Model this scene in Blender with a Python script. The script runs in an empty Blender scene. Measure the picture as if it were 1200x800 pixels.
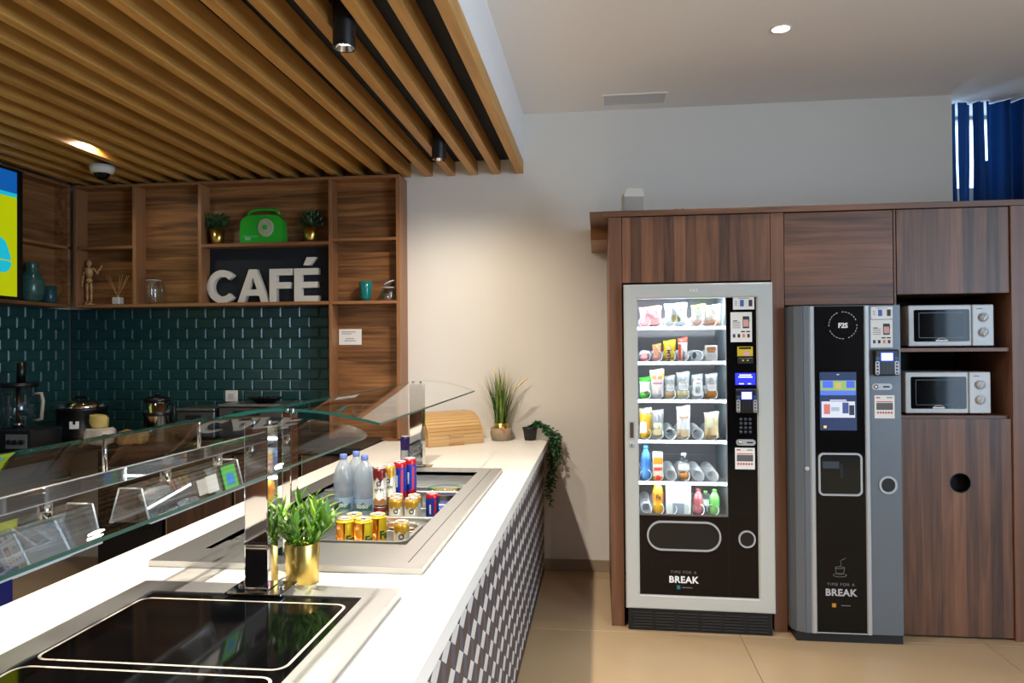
import bpy, bmesh, math, random
from mathutils import Vector, Matrix
random.seed(7)
S = bpy.context.scene
COL = S.collection
PI = math.pi

# ------------------------------------------------------------------ camera
cam_d = bpy.data.cameras.new('camera'); cam = bpy.data.objects.new('camera', cam_d); COL.objects.link(cam)
cam_d.sensor_width = 36.0; cam_d.lens = 857.5 / 1200 * 36.0; cam_d.clip_start = .02
yaw, pitch, roll = .11861, .009262, -.00728
fw = Vector((-math.sin(yaw) * math.cos(pitch), math.cos(yaw) * math.cos(pitch), math.sin(pitch)))
rt = Vector((math.cos(yaw), math.sin(yaw), 0)); up = rt.cross(fw)
r2 = rt * math.cos(roll) + up * math.sin(roll); u2 = -rt * math.sin(roll) + up * math.cos(roll)
cam.matrix_world = Matrix(((r2.x, u2.x, -fw.x, 0), (r2.y, u2.y, -fw.y, 0), (r2.z, u2.z, -fw.z, 1.5), (0, 0, 0, 1)))
S.camera = cam

# ------------------------------------------------------------------ world, lights, exposure
W = bpy.data.worlds.new('world'); S.world = W; W.use_nodes = True
bg = W.node_tree.nodes['Background']; bg.inputs[0].default_value = (.50, .72, 1, 1); bg.inputs[1].default_value = 2.6
S.view_settings.view_transform = 'Standard'; S.view_settings.look = 'None'
S.view_settings.exposure = 0.70; S.view_settings.gamma = 1.0
S.cycles.use_denoising = True
S.cycles.max_bounces = 12; S.cycles.transparent_max_bounces = 24; S.cycles.transmission_bounces = 10
S.cycles.diffuse_bounces = 5; S.cycles.glossy_bounces = 6
S.cycles.sample_clamp_indirect = 6.0; S.cycles.caustics_reflective = False; S.cycles.caustics_refractive = False

def light(name, kind, loc, energy, color, aim=None, **kw):
    d = bpy.data.lights.new(name, kind); d.energy = energy; d.color = color
    for k, v in kw.items(): setattr(d, k, v)
    o = bpy.data.objects.new(name, d); COL.objects.link(o); o.location = loc
    if aim is not None: o.rotation_euler = (Vector(aim) - Vector(loc)).to_track_quat('-Z', 'Y').to_euler()
    return o
WARM = (1, .88, .73)
NEUT = (1, .92, .84)
# daylight through the big window in the right hand wall
light('window_daylight', 'AREA', (4.55, -.9, 1.75), 165, (.64, .81, 1), (0, -.9, 1.75), shape='RECTANGLE', size=2.6, size_y=2.3)

# ------------------------------------------------------------------ materials
def lin(c):
    if isinstance(c, str):
        c = [int(c[i:i + 2], 16) / 255 for i in (0, 2, 4)]
        c = [x / 12.92 if x <= .04045 else ((x + .055) / 1.055) ** 2.4 for x in c]
    return (c[0], c[1], c[2], 1)
MC = {}
def mat(name, col='808080', rough=.5, metal=0, emit=0, emit_col=None, spec=.5, alpha=1, coat=0):
    if name in MC: return MC[name]
    m = bpy.data.materials.new(name); m.use_nodes = True
    b = m.node_tree.nodes['Principled BSDF']
    b.inputs['Base Color'].default_value = lin(col); b.inputs['Roughness'].default_value = rough
    b.inputs['Metallic'].default_value = metal; b.inputs['Specular IOR Level'].default_value = spec
    b.inputs['Coat Weight'].default_value = coat
    if emit:
        b.inputs['Emission Color'].default_value = lin(emit_col or col); b.inputs['Emission Strength'].default_value = emit
    MC[name] = m; return m
def nodes(m): return m.node_tree.nodes, m.node_tree.links
def add_noise(m, scale=40, amount=.12, stretch=(1, 1, 1), bump=0, rough=0):
    N, L = nodes(m); b = N['Principled BSDF']
    tc = N.new('ShaderNodeTexCoord'); mp = N.new('ShaderNodeMapping'); mp.inputs['Scale'].default_value = stretch
    nz = N.new('ShaderNodeTexNoise'); nz.inputs['Scale'].default_value = scale; nz.inputs['Detail'].default_value = 4
    L.new(tc.outputs['Object'], mp.inputs['Vector']); L.new(mp.outputs[0], nz.inputs['Vector'])
    c = b.inputs['Base Color'].default_value
    mx = N.new('ShaderNodeMix'); mx.data_type = 'RGBA'
    mx.inputs[6].default_value = [x * (1 - amount) for x in c[:3]] + [1]; mx.inputs[7].default_value = [min(1, x * (1 + amount)) for x in c[:3]] + [1]
    L.new(nz.outputs['Fac'], mx.inputs[0]); L.new(mx.outputs[2], b.inputs['Base Color'])
    if bump:
        bp = N.new('ShaderNodeBump'); bp.inputs['Strength'].default_value = bump; bp.inputs['Distance'].default_value = .002
        L.new(nz.outputs['Fac'], bp.inputs['Height']); L.new(bp.outputs[0], b.inputs['Normal'])
    if rough:
        mr = N.new('ShaderNodeMapRange'); r0 = b.inputs['Roughness'].default_value
        mr.inputs['To Min'].default_value = r0 - rough; mr.inputs['To Max'].default_value = r0 + rough
        L.new(nz.outputs['Fac'], mr.inputs['Value']); L.new(mr.outputs[0], b.inputs['Roughness'])
    return m
def wood(name, light_c, dark_c, grain='z', across='x', plank=.07, rough=.45, streak=1.0, rnd=False, vary=.45):
    """veneer: strips of differing tone across the grain, long streaks along it"""
    if name in MC: return MC[name]
    m = mat(name, light_c, rough); N, L = nodes(m); b = N['Principled BSDF']
    tc = N.new('ShaderNodeTexCoord'); src = tc.outputs['Object']
    if rnd:
        oi = N.new('ShaderNodeObjectInfo'); vm = N.new('ShaderNodeVectorMath'); vm.operation = 'MULTIPLY_ADD'
        vm.inputs[1].default_value = (7, 5, 3); L.new(oi.outputs['Random'], vm.inputs[0]); L.new(src, vm.inputs[2]); src = vm.outputs[0]
    sx = N.new('ShaderNodeSeparateXYZ'); L.new(src, sx.inputs[0])
    pl = N.new('ShaderNodeMath'); pl.operation = 'DIVIDE'; pl.inputs[1].default_value = plank
    L.new(sx.outputs['xyz'.index(across)], pl.inputs[0])
    fl = N.new('ShaderNodeMath'); fl.operation = 'FLOOR'; L.new(pl.outputs[0], fl.inputs[0])
    wn = N.new('ShaderNodeTexWhiteNoise'); wn.noise_dimensions = '1D'; L.new(fl.outputs[0], wn.inputs['W'])
    mp = N.new('ShaderNodeMapping'); sc = [22.0, 22.0, 22.0]; sc['xyz'.index(grain)] = 1.3; mp.inputs['Scale'].default_value = sc
    L.new(src, mp.inputs['Vector'])
    nz = N.new('ShaderNodeTexNoise'); nz.inputs['Scale'].default_value = 1.6; nz.inputs['Detail'].default_value = 6; nz.inputs['Distortion'].default_value = .6
    L.new(mp.outputs[0], nz.inputs['Vector'])
    a = N.new('ShaderNodeMath'); a.operation = 'MULTIPLY_ADD'; a.inputs[1].default_value = vary; L.new(wn.outputs['Value'], a.inputs[0])
    st = N.new('ShaderNodeMath'); st.operation = 'MULTIPLY_ADD'; st.inputs[1].default_value = 1.9 * streak; st.inputs[2].default_value = -.68 * streak
    L.new(nz.outputs['Fac'], st.inputs[0]); L.new(st.outputs[0], a.inputs[2])
    cl = N.new('ShaderNodeClamp'); L.new(a.outputs[0], cl.inputs[0])
    mx = N.new('ShaderNodeMix'); mx.data_type = 'RGBA'; mx.inputs[6].default_value = lin(light_c); mx.inputs[7].default_value = lin(dark_c)
    L.new(cl.outputs[0], mx.inputs[0]); L.new(mx.outputs[2], b.inputs['Base Color'])
    return m
def glass(name, tint=(.93, .97, .95), refl=1.0, base=.03, rough=0.0, milk=0, milk_col=(.9, .94, 1)):
    """clear sheet: transparent with fresnel reflection"""
    if name in MC: return MC[name]
    m = bpy.data.materials.new(name); m.use_nodes = True; N, L = nodes(m); N.clear()
    o = N.new('ShaderNodeOutputMaterial'); t = N.new('ShaderNodeBsdfTransparent'); t.inputs[0].default_value = (*tint, 1)
    g = N.new('ShaderNodeBsdfGlossy'); g.inputs['Roughness'].default_value = rough; g.inputs[0].default_value = (1, 1, 1, 1)
    ge = N.new('ShaderNodeNewGeometry'); dt = N.new('ShaderNodeVectorMath'); dt.operation = 'DOT_PRODUCT'
    L.new(ge.outputs['Normal'], dt.inputs[0]); L.new(ge.outputs['Incoming'], dt.inputs[1])
    ab = N.new('ShaderNodeMath'); ab.operation = 'ABSOLUTE'; L.new(dt.outputs['Value'], ab.inputs[0])
    iv = N.new('ShaderNodeMath'); iv.operation = 'SUBTRACT'; iv.inputs[0].default_value = 1; L.new(ab.outputs[0], iv.inputs[1])
    f = N.new('ShaderNodeMath'); f.operation = 'POWER'; f.inputs[1].default_value = 5; L.new(iv.outputs[0], f.inputs[0])
    ma = N.new('ShaderNodeMath'); ma.operation = 'MULTIPLY_ADD'; ma.inputs[1].default_value = refl; ma.inputs[2].default_value = base; ma.use_clamp = True
    mx = N.new('ShaderNodeMixShader'); L.new(f.outputs[0], ma.inputs[0]); L.new(ma.outputs[0], mx.inputs[0])
    src = t.outputs[0]
    if milk:
        df = N.new('ShaderNodeBsdfDiffuse'); df.inputs[0].default_value = (*milk_col, 1); tl = N.new('ShaderNodeBsdfTranslucent'); tl.inputs[0].default_value = (*milk_col, 1)
        m1 = N.new('ShaderNodeMixShader'); m1.inputs[0].default_value = .5; L.new(df.outputs[0], m1.inputs[1]); L.new(tl.outputs[0], m1.inputs[2])
        m2 = N.new('ShaderNodeMixShader'); m2.inputs[0].default_value = milk; L.new(t.outputs[0], m2.inputs[1]); L.new(m1.outputs[0], m2.inputs[2]); src = m2.outputs[0]
    L.new(src, mx.inputs[1]); L.new(g.outputs[0], mx.inputs[2]); L.new(mx.outputs[0], o.inputs[0])
    MC[name] = m; return m
def translucent(name, col, rough=.3, tr=.5):
    """thin film or cloth that lets part of the light through"""
    if name in MC: return MC[name]
    m = bpy.data.materials.new(name); m.use_nodes = True; N, L = nodes(m); N.clear()
    o = N.new('ShaderNodeOutputMaterial'); t = N.new('ShaderNodeBsdfTransparent')
    b = N.new('ShaderNodeBsdfPrincipled'); b.inputs['Base Color'].default_value = lin(col); b.inputs['Roughness'].default_value = rough
    mx = N.new('ShaderNodeMixShader'); mx.inputs[0].default_value = 1 - tr
    L.new(t.outputs[0], mx.inputs[1]); L.new(b.outputs[0], mx.inputs[2]); L.new(mx.outputs[0], o.inputs[0])
    MC[name] = m; return m

M_wall = add_noise(mat('wall_paint', 'DDD9D1', .85), 3, .02)
M_ceil = mat('ceiling_paint', 'EEEAE6', .9)
M_soffit = mat('soffit_paint', 'E6E6E6', .9)
M_black = mat('black_void', '0B0A0A', .9)
M_blackp = mat('black_plastic', '0A0A0C', .35)
M_blackg = mat('black_gloss', '060709', .06, spec=.3)
M_blackm = mat('black_metal', '111112', .45)
M_slat = wood('oak_slat', 'CB9A52', '94662E', 'y', 'x', .3, .5, .7, rnd=True)
M_shv = wood('walnut_shelf_horizontal', 'A06E42', '54341C', 'x', 'z', .085, .45, 1.2)
M_shl = wood('walnut_shelf_side', 'A06E42', '54341C', 'y', 'z', .085, .45)
M_edge = wood('walnut_edge', '9C6E48', '74492C', 'z', 'x', .2, .45, .6)
M_edgeh = wood('walnut_edge_horizontal', '9C6E48', '74492C', 'x', 'z', .2, .45, .6)
M_wv = wood('dark_walnut_vertical', '875B40', '40281B', 'z', 'x', .058, .42, .75, False, .75)
M_wh = wood('dark_walnut_horizontal', '875B40', '40281B', 'x', 'z', .07, .42, .75, False, .7)
M_we = wood('dark_walnut_edge', '7C533C', '523626', 'z', 'x', .2, .42, .7)
M_navy = mat('navy_panel', '0A1320', .7)
M_tile = mat('teal_tile', '1E4242', .26, spec=.42)
M_grout = mat('grout', '46524E', .9)
M_ftile = add_noise(mat('floor_tile', 'A58D6D', .32), 3.5, .10, rough=.06)
M_fgrout = mat('floor_grout', '8C7E6A', .8)
M_base = mat('baseboard_tile', '93836F', .5)
M_white = mat('white_solid_surface', 'E8E4DC', .35)
M_steel = add_noise(mat('brushed_steel', 'C2C4C6', .38, 1), 9, .015, (1, 90, 90), rough=.012)
M_steel2 = add_noise(mat('brushed_steel_lengthwise', 'C2C4C6', .38, 1), 9, .015, (90, 1, 90), rough=.012)
M_chrome = mat('chrome', 'D5D3D2', .04, 1)
M_gold = mat('brass_gold', 'CDB061', .28, 1)
M_sheet = glass('curved_glass', (.955, .98, .97), .85, .045)
M_sheet2 = glass('curved_glass_underside', (.955, .98, .97), .22, .02)
M_gedge = mat('glass_edge_green', '124A3E', .35, spec=.2)
M_gend = glass('glass_edge_pale', (.70, .80, .77), .5, .15)
M_pane = glass('window_pane', (.97, .99, 1), .9, .04)
M_vglass = glass('vending_pane', (.98, .99, .99), .9, .03)
M_acr = glass('smoky_acrylic', (.66, .66, .68), .7, .26, 0, .12, (.6, .6, .62))
M_clear = glass('clear_plastic', (.93, .96, .99), .8, .07, .03)
M_jar = glass('jar_glass', (.95, .96, .96), .9, .08)
M_pet = glass('bottle_plastic', (.93, .96, 1), .7, .10, .10, .46, (.82, .90, 1))
M_film = glass('wrapper_film', (.9, .93, .95), .6, .14, .12, .42, (.82, .86, .88))
M_silver = mat('silver_paint', 'C3C7C4', .35, .25)
M_grey = mat('grey_paint', '62686E', .4, .2)
M_lgrey = mat('light_grey_paint', 'AEB2B6', .35, .2)
M_slate = mat('slate_tile_paint', '4A4A55', .5)
M_brown = mat('brown_tile_paint', '4A3B34', .5)
M_wtile = mat('white_tile_paint', 'C9C6C2', .45)
M_mw = mat('white_enamel', 'C2C3C3', .3)
M_dark = mat('dark_glass', '0C0E10', .05, spec=.14)
M_paper = mat('paper_white', 'E6E4E0', .7)
M_txtw = mat('print_white', 'E8E8E8', .6)
M_txtg = mat('print_grey', '6E6E6E', .6)
M_lamp = mat('lamp_glow', 'FFF3E0', .5, emit=14)
M_led = mat('led_strip_white', 'F2F7FF', .5, emit=9.0)
M_green = mat('green_enamel', '16B02A', .25, coat=.5)
M_leaf = add_noise(mat('leaf_green', '6A9A2A', .45), 9, .35)
M_leafd = add_noise(mat('leaf_dark', '1F4220', .5), 9, .4)
M_vine = add_noise(mat('vine_leaf', '2C5A30', .5), 14, .4)
M_blade = add_noise(mat('grass_blade', '748A34', .5), 9, .35)
M_pampas = mat('pampas', 'E3D0A0', .8)
M_stone = add_noise(mat('woven_stone', '9C8A72', .9), 60, .25, bump=.4)
M_bamboo = wood('bamboo', 'CBA36C', 'AA8048', 'x', 'z', .03, .4, .5)

# ------------------------------------------------------------------ geometry helpers
def box(x0, x1, y0, y1, z0, z1, bev=0, seg=1):
    bm = bmesh.new(); r = bmesh.ops.create_cube(bm, size=1)
    for v in bm.verts: v.co = Vector(((x0 + x1) / 2 + v.co.x * (x1 - x0), (y0 + y1) / 2 + v.co.y * (y1 - y0), (z0 + z1) / 2 + v.co.z * (z1 - z0)))
    if bev: bmesh.ops.bevel(bm, geom=bm.edges[:], offset=bev, segments=seg, affect='EDGES', profile=.5)
    return bm
def join(*bms):
    out = bmesh.new()
    for b in bms:
        me = bpy.data.meshes.new('tmp'); b.to_mesh(me); out.from_mesh(me); bpy.data.meshes.remove(me); b.free()
    return out
def xf(bm, loc=(0, 0, 0), rot=(0, 0, 0), sc=(1, 1, 1)):
    from mathutils import Euler
    m = Matrix.Translation(loc) @ Euler(rot).to_matrix().to_4x4() @ Matrix.Diagonal((*sc, 1))
    bm.transform(m); return bm
def lathe(prof, n=24, cap=True, mats=None):
    """prof: (r, z) list from bottom to top; mats: material index per segment"""
    bm = bmesh.new(); rings = []
    for r, z in prof:
        rings.append([bm.verts.new((r * math.cos(2 * PI * k / n), r * math.sin(2 * PI * k / n), z)) for k in range(n)] if r > 1e-5 else [bm.verts.new((0, 0, z))])
    for i, (a, b) in enumerate(zip(rings, rings[1:])):
        for k in range(n):
            q = (k + 1) % n
            if len(a) == 1 and len(b) == 1: continue
            f = bm.faces.new((a[0], b[q], b[k])) if len(a) == 1 else bm.faces.new((a[k], a[q], b[0])) if len(b) == 1 else bm.faces.new((a[k], a[q], b[q], b[k]))
            f.smooth = True
            if mats: f.material_index = mats[i]
    if cap:
        for ring, flip, mi in ((rings[0], True, 0), (rings[-1], False, -1)):
            if len(ring) > 1:
                f = bm.faces.new(ring[::-1] if flip else ring)
                if mats: f.material_index = mats[mi]
    return bm
def cyl(r, z0, z1, n=24, bev=0):
    p = [(r, z0), (r, z1)] if not bev else [(r - bev, z0), (r, z0 + bev), (r, z1 - bev), (r - bev, z1)]
    return lathe(p, n)
def tube(pts, r, n=8, closed=False, radii=None):
    bm = bmesh.new(); pts = [Vector(p) for p in pts]; rings = []; N = len(pts)
    nrm = None
    for i, p in enumerate(pts):
        a = pts[(i - 1) % N] if (closed or i > 0) else p; b = pts[(i + 1) % N] if (closed or i < N - 1) else p
        t = (b - a).normalized()
        if nrm is None:
            nrm = t.orthogonal().normalized()
        nrm = (nrm - t * nrm.dot(t)).normalized(); bi = t.cross(nrm)
        rr = radii[i] if radii else r
        rings.append([bm.verts.new(p + (nrm * math.cos(2 * PI * k / n) + bi * math.sin(2 * PI * k / n)) * rr) for k in range(n)])
    for i in range(N if closed else N - 1):
        a, b = rings[i], rings[(i + 1) % N]
        for k in range(n):
            f = bm.faces.new((a[k], a[(k + 1) % n], b[(k + 1) % n], b[k])); f.smooth = True
    if not closed: bm.faces.new(rings[0][::-1]); bm.faces.new(rings[-1])
    return bm
def prism(pts, y0, y1):
    """polygon in (x, z) extruded along y"""
    bm = bmesh.new(); a = [bm.verts.new((x, y0, z)) for x, z in pts]; b = [bm.verts.new((x, y1, z)) for x, z in pts]
    n = len(pts); bm.faces.new(a); bm.faces.new(b[::-1])
    for k in range(n): bm.faces.new((a[k], b[k], b[(k + 1) % n], a[(k + 1) % n]))
    bmesh.ops.recalc_face_normals(bm, faces=bm.faces[:]); return bm
def rrect(w, h, r, n=6):
    out = []
    for cx, cz, a0 in ((w / 2 - r, h / 2 - r, 0), (-w / 2 + r, h / 2 - r, 90), (-w / 2 + r, -h / 2 + r, 180), (w / 2 - r, -h / 2 + r, 270)):
        for k in range(n + 1):
            a = math.radians(a0 + 90 * k / n); out.append((cx + r * math.cos(a), cz + r * math.sin(a)))
    return out
def ring(outer, inner, y0, y1):
    """flat loop between two outlines (same count) in (x, z), extruded along y"""
    bm = bmesh.new(); n = len(outer)
    V = [[bm.verts.new((x, y, z)) for x, z in o] for o in (outer, inner) for y in (y0, y1)]
    o0, o1, i0, i1 = V
    for k in range(n):
        q = (k + 1) % n
        for f in ((o0[k], o0[q], i0[q], i0[k]), (o1[k], i1[k], i1[q], o1[q]), (o0[k], o1[k], o1[q], o0[q]), (i0[k], i0[q], i1[q], i1[k])): bm.faces.new(f)
    bmesh.ops.recalc_face_normals(bm, faces=bm.faces[:]); return bm
def frame_xy(x0, x1, y0, y1, w, z0, z1):
    bm = ring([(x0, y0), (x1, y0), (x1, y1), (x0, y1)], [(x0 + w[0], y0 + w[1]), (x1 - w[2], y0 + w[1]), (x1 - w[2], y1 - w[3]), (x0 + w[0], y1 - w[3])], 0, 1)
    for v in bm.verts: v.co = Vector((v.co.x, v.co.z, z0 + v.co.y * (z1 - z0)))
    bmesh.ops.recalc_face_normals(bm, faces=bm.faces[:]); return bm

def mesh_of(bm, name, mats, smooth=False):
    me = bpy.data.meshes.new(name); bm.normal_update(); bm.to_mesh(me); bm.free()
    for m in (mats if isinstance(mats, (list, tuple)) else [mats]): me.materials.append(m)
    if smooth:
        for p in me.polygons: p.use_smooth = True
    return me
def put(name, me, parent=None, loc=(0, 0, 0), rot=(0, 0, 0), sc=(1, 1, 1)):
    o = bpy.data.objects.new(name, me); COL.objects.link(o); o.location = loc; o.rotation_euler = rot; o.scale = sc
    if parent is not None: o.parent = parent
    return o
def obj(name, bm, mats, parent=None, loc=(0, 0, 0), rot=(0, 0, 0), smooth=False):
    return put(name, mesh_of(bm, name, mats, smooth), parent, loc, rot)
def tag(o, label=None, cat=None, group=None, kind=None):
    if label: o['label'] = label
    if cat: o['category'] = cat
    if group: o['group'] = group
    if kind: o['kind'] = kind
    return o
def thing(name, label, cat, loc=(0, 0, 0), rz=0, group=None):
    o = bpy.data.objects.new(name, None); COL.objects.link(o); o.location = loc; o.rotation_euler = (0, 0, rz); o.empty_display_size = .05
    return tag(o, label, cat, group)
def struct(name, bm, m, label, cat='structure'):
    return tag(obj(name, bm, m), label, cat, kind='structure')
def text_bm(body, size, depth=.001, offset=0, align='CENTER', spacing=1):
    cu = bpy.data.curves.new('t', 'FONT'); cu.body = body; cu.size = size; cu.extrude = depth; cu.offset = offset
    cu.align_x = align; cu.space_character = spacing; cu.resolution_u = 3
    o = bpy.data.objects.new('t', cu); COL.objects.link(o)
    dg = bpy.context.evaluated_depsgraph_get(); dg.update()
    me = bpy.data.meshes.new_from_object(o.evaluated_get(dg)); bm = bmesh.new(); bm.from_mesh(me)
    bpy.data.objects.remove(o); bpy.data.curves.remove(cu); bpy.data.meshes.remove(me)
    return xf(bm, rot=(PI / 2, 0, 0))            # reads from -y
def curve_bm(loops, depth):
    cu = bpy.data.curves.new('c', 'CURVE'); cu.dimensions = '2D'; cu.fill_mode = 'BOTH'; cu.extrude = depth / 2
    for lp in loops:
        sp = cu.splines.new('POLY'); sp.points.add(len(lp) - 1); sp.use_cyclic_u = True
        for p, (x, y) in zip(sp.points, lp): p.co = (x, y, 0, 1)
    o = bpy.data.objects.new('c', cu); COL.objects.link(o); dg = bpy.context.evaluated_depsgraph_get(); dg.update()
    me = bpy.data.meshes.new_from_object(o.evaluated_get(dg)); bm = bmesh.new(); bm.from_mesh(me)
    bpy.data.objects.remove(o); bpy.data.curves.remove(cu); bpy.data.meshes.remove(me)
    return xf(bm, rot=(PI / 2, 0, 0))
def wrap(bm, r):
    """bend a front facing flat mesh (x, -y) round a vertical cylinder of radius r"""
    xs = [v.co.x for v in bm.verts]; k0, k1 = min(xs), max(xs)
    for k in range(1, int((k1 - k0) / (r * .22)) + 1):
        bmesh.ops.bisect_plane(bm, geom=bm.verts[:] + bm.edges[:] + bm.faces[:], plane_co=(k0 + k * r * .22, 0, 0), plane_no=(1, 0, 0))
    for v in bm.verts:
        a = v.co.x / r; rr = r - v.co.y; v.co = Vector((rr * math.sin(a), -rr * math.cos(a), v.co.z))
    return bm
def card(w, h, t=.0008): return box(-w / 2, w / 2, -t, 0, -h / 2, h / 2)
def copy_tree(o, parent=None):
    c = o.copy(); COL.objects.link(c); c.parent = parent
    for ch in list(o.children): copy_tree(ch, c)
    return c

# ================================================================== THE ROOM
XL, XR, YB, YF, ZC, ZS = -3.86, 4.4, 4.954, -2.6, 3.095, 2.69
fl = struct('floor', box(XL, XR, YF, YB + .6, -.12, -.006), M_fgrout, 'large beige stone tiles covering the whole floor', 'floor')
tm = mesh_of(box(-.5985, .5985, -.4485, .4485, -.006, 0, .0015), 'floor_tile', M_ftile)
for i in range(-5, 5):
    for j in range(-7, 2):
        cx, cy = .714 + .6 + i * 1.2, 3.92 + .45 + j * .9
        x0, x1, y0, y1 = max(cx - .6, XL), min(cx + .6, XR), max(cy - .45, YF), min(cy + .45, YB)
        if x1 - x0 < .02 or y1 - y0 < .02: continue
        if x1 - x0 > 1.199 and y1 - y0 > .899: put('floor_tile', tm, fl, (cx, cy, 0))
        else: obj('floor_tile', box(x0 + .0015, x1 - .0015, y0 + .0015, y1 - .0015, -.006, 0), M_ftile, fl)
wb = struct('wall_back', box(XL - .1, 2.245, YB, YB + .16, 0, 3.3), M_wall, 'plain off white painted wall behind the counter and machines', 'wall')
wl = struct('wall_left', box(XL - .1, XL, YF, YB, 0, 3.3), M_wall, 'wall at the far left behind the shelves and screen', 'wall')
struct('wall_front', box(XL - .1, XR + .1, YF - .1, YF, 0, 3.3), wood('front_wall_wood', '5A4030', '33231A', 'z', 'x', .12, .5), 'plain wall behind the viewer', 'wall')
struct('wall_right', join(box(XR, XR + .1, YF, -2.3, 0, 3.3), box(XR, XR + .1, .5, YB + .7, 0, 3.3), box(XR, XR + .1, -2.3, .5, 0, .5), box(XR, XR + .1, -2.3, .5, 3.0, 3.3)), M_wall, 'wall with the large daylight window on the right', 'wall')
ce = struct('ceiling', box(-.5, XR + .1, YF, YB + .7, ZC, ZC + .1), M_ceil, 'white plaster ceiling with the slatted oak canopy on its left', 'ceiling')
obj('soffit_face', box(-.505, -.5, YF, YB, ZS + .08, ZC), M_soffit, ce)
obj('canopy_backing', box(XL, -.505, YF, YB, 2.79, 2.84), M_black, ce)
sm = mesh_of(box(0, .05, 0, YB - YF - .004, ZS, 2.782, .002), 'slat', M_slat)
for k in range(22):
    x = -.553 - .1572 * k
    if x > XL + .02: put('slat', sm, ce, (x, YF + .002, 0))
struct('baseboard_back', box(-.38, .06, YB - .012, YB, 0, .078, .002), M_base, 'taupe tile baseboard between counter and wooden cabinet', 'baseboard')
# window with curtain, upper right
w1 = struct('window_1', join(box(2.1, XR, 5.44, 5.5, 3.07, 3.3), box(2.1, XR, 5.44, 5.5, 0, 2.595), box(2.1, 2.2, 5.44, 5.5, 2.595, 3.07), box(3.3, 3.36, 5.44, 5.5, 2.595, 3.07)), M_mw, 'window behind the dark blue curtain', 'window')
obj('pane', box(2.2, XR, 5.465, 5.472, 2.595, 3.07), M_pane, w1)
w2 = struct('window_2', join(box(XR + .02, XR + .08, -2.3, .5, .5, .56), box(XR + .02, XR + .08, -2.3, .5, 2.94, 3.0), *[box(XR + .02, XR + .08, y, y + .06, .5, 3.0) for y in (-2.3, -.93, .44)]), M_mw, 'large daylight window on the right hand side', 'window')
obj('pane', box(XR + .045, XR + .052, -2.3, .5, .5, 3.0), M_pane, w2)
bm = bmesh.new(); n = 260; V = []; XS = []
for i in range(n + 1):
    t = i / n; x = 2.30 + t * 1.4; y = 5.12 + .034 * math.sin(t * 74 + 1.3 * math.sin(t * 21)) + .018 * math.sin(t * 133 + 1)
    V.append([bm.verts.new((x + .006 * math.sin(z * 3 + i * .2), y + .01 * math.sin(z * 2.4 + t * 40), z)) for z in (.05, 1.0, 2.0, 2.45, 2.7, 3.09)]); XS.append(x)
for q, (a, b) in enumerate(zip(V, V[1:])):
    for k in range(5):
        if k > 1 and (2.340 < XS[q] < 2.352 or 2.438 < XS[q] < 2.447 or (k == 4 and 2.512 < XS[q] < 2.522)): continue      # slits where the folds part
        f = bm.faces.new((a[k], b[k], b[k + 1], a[k + 1])); f.smooth = True
M_curt = mat('curtain_cloth', '0E2A4C', .85); N_, L_ = nodes(M_curt)
tb = N_.new('ShaderNodeBsdfTranslucent'); tb.inputs[0].default_value = lin('123F78'); ms = N_.new('ShaderNodeMixShader'); ms.inputs[0].default_value = .3
L_.new(N_['Principled BSDF'].outputs[0], ms.inputs[1]); L_.new(tb.outputs[0], ms.inputs[2]); L_.new(ms.outputs[0], N_['Material Output'].inputs[0])
cu = obj('curtain', bm, M_curt); tag(cu, 'dark blue pleated curtain hanging above the cabinet at upper right', 'curtain')
# ceiling air grille and recessed lamp
t = thing('air_grille', 'small grey rectangular air grille set in the white ceiling', 'vent', (.236, 4.745, ZC))
obj('frame', frame_xy(-.205, .205, -.105, .105, (.012,) * 4, -.006, 0), M_ceil, t)
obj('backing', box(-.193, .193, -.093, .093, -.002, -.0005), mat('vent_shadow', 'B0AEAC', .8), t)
lm = mesh_of(box(-.193, .193, -.004, .004, -.005, -.002), 'louvre', mat('vent_grey', 'CFCDCB', .6))
for k in range(13): put('louvre', lm, t, (0, -.084 + k * .014, 0))
t = thing('recessed_downlight', 'round lit downlight recessed in the white ceiling', 'ceiling light', (.92, 3.80, ZC), group=None)
obj('trim_ring', lathe([(.042, -.003), (.052, -.004), (.052, 0), (.042, 0)], 32, False), M_ceil, t)
obj('lamp_disc', lathe([(0, -.0015), (.042, -.0015)], 32, False), M_lamp, t)
light('downlight_beam', 'SPOT', (.92, 3.80, ZC - .02), 26, NEUT, (.92, 3.80, 0), spot_size=2.0, spot_blend=.9, shadow_soft_size=.04)
for y in (1.9, 0.0):
    t2 = copy_tree(t); t2.location = (.92, y, ZC); t2['label'] = 'recessed downlight over the middle of the aisle, out of view' if y > 1 else 'recessed downlight straight above the viewer, out of view'; t2['group'] = 'downlights out of view'
    light('downlight_beam', 'SPOT', (.92, y, ZC - .02), 88, NEUT, (.92, y, 0), spot_size=2.0, spot_blend=.9, shadow_soft_size=.04)
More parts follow.
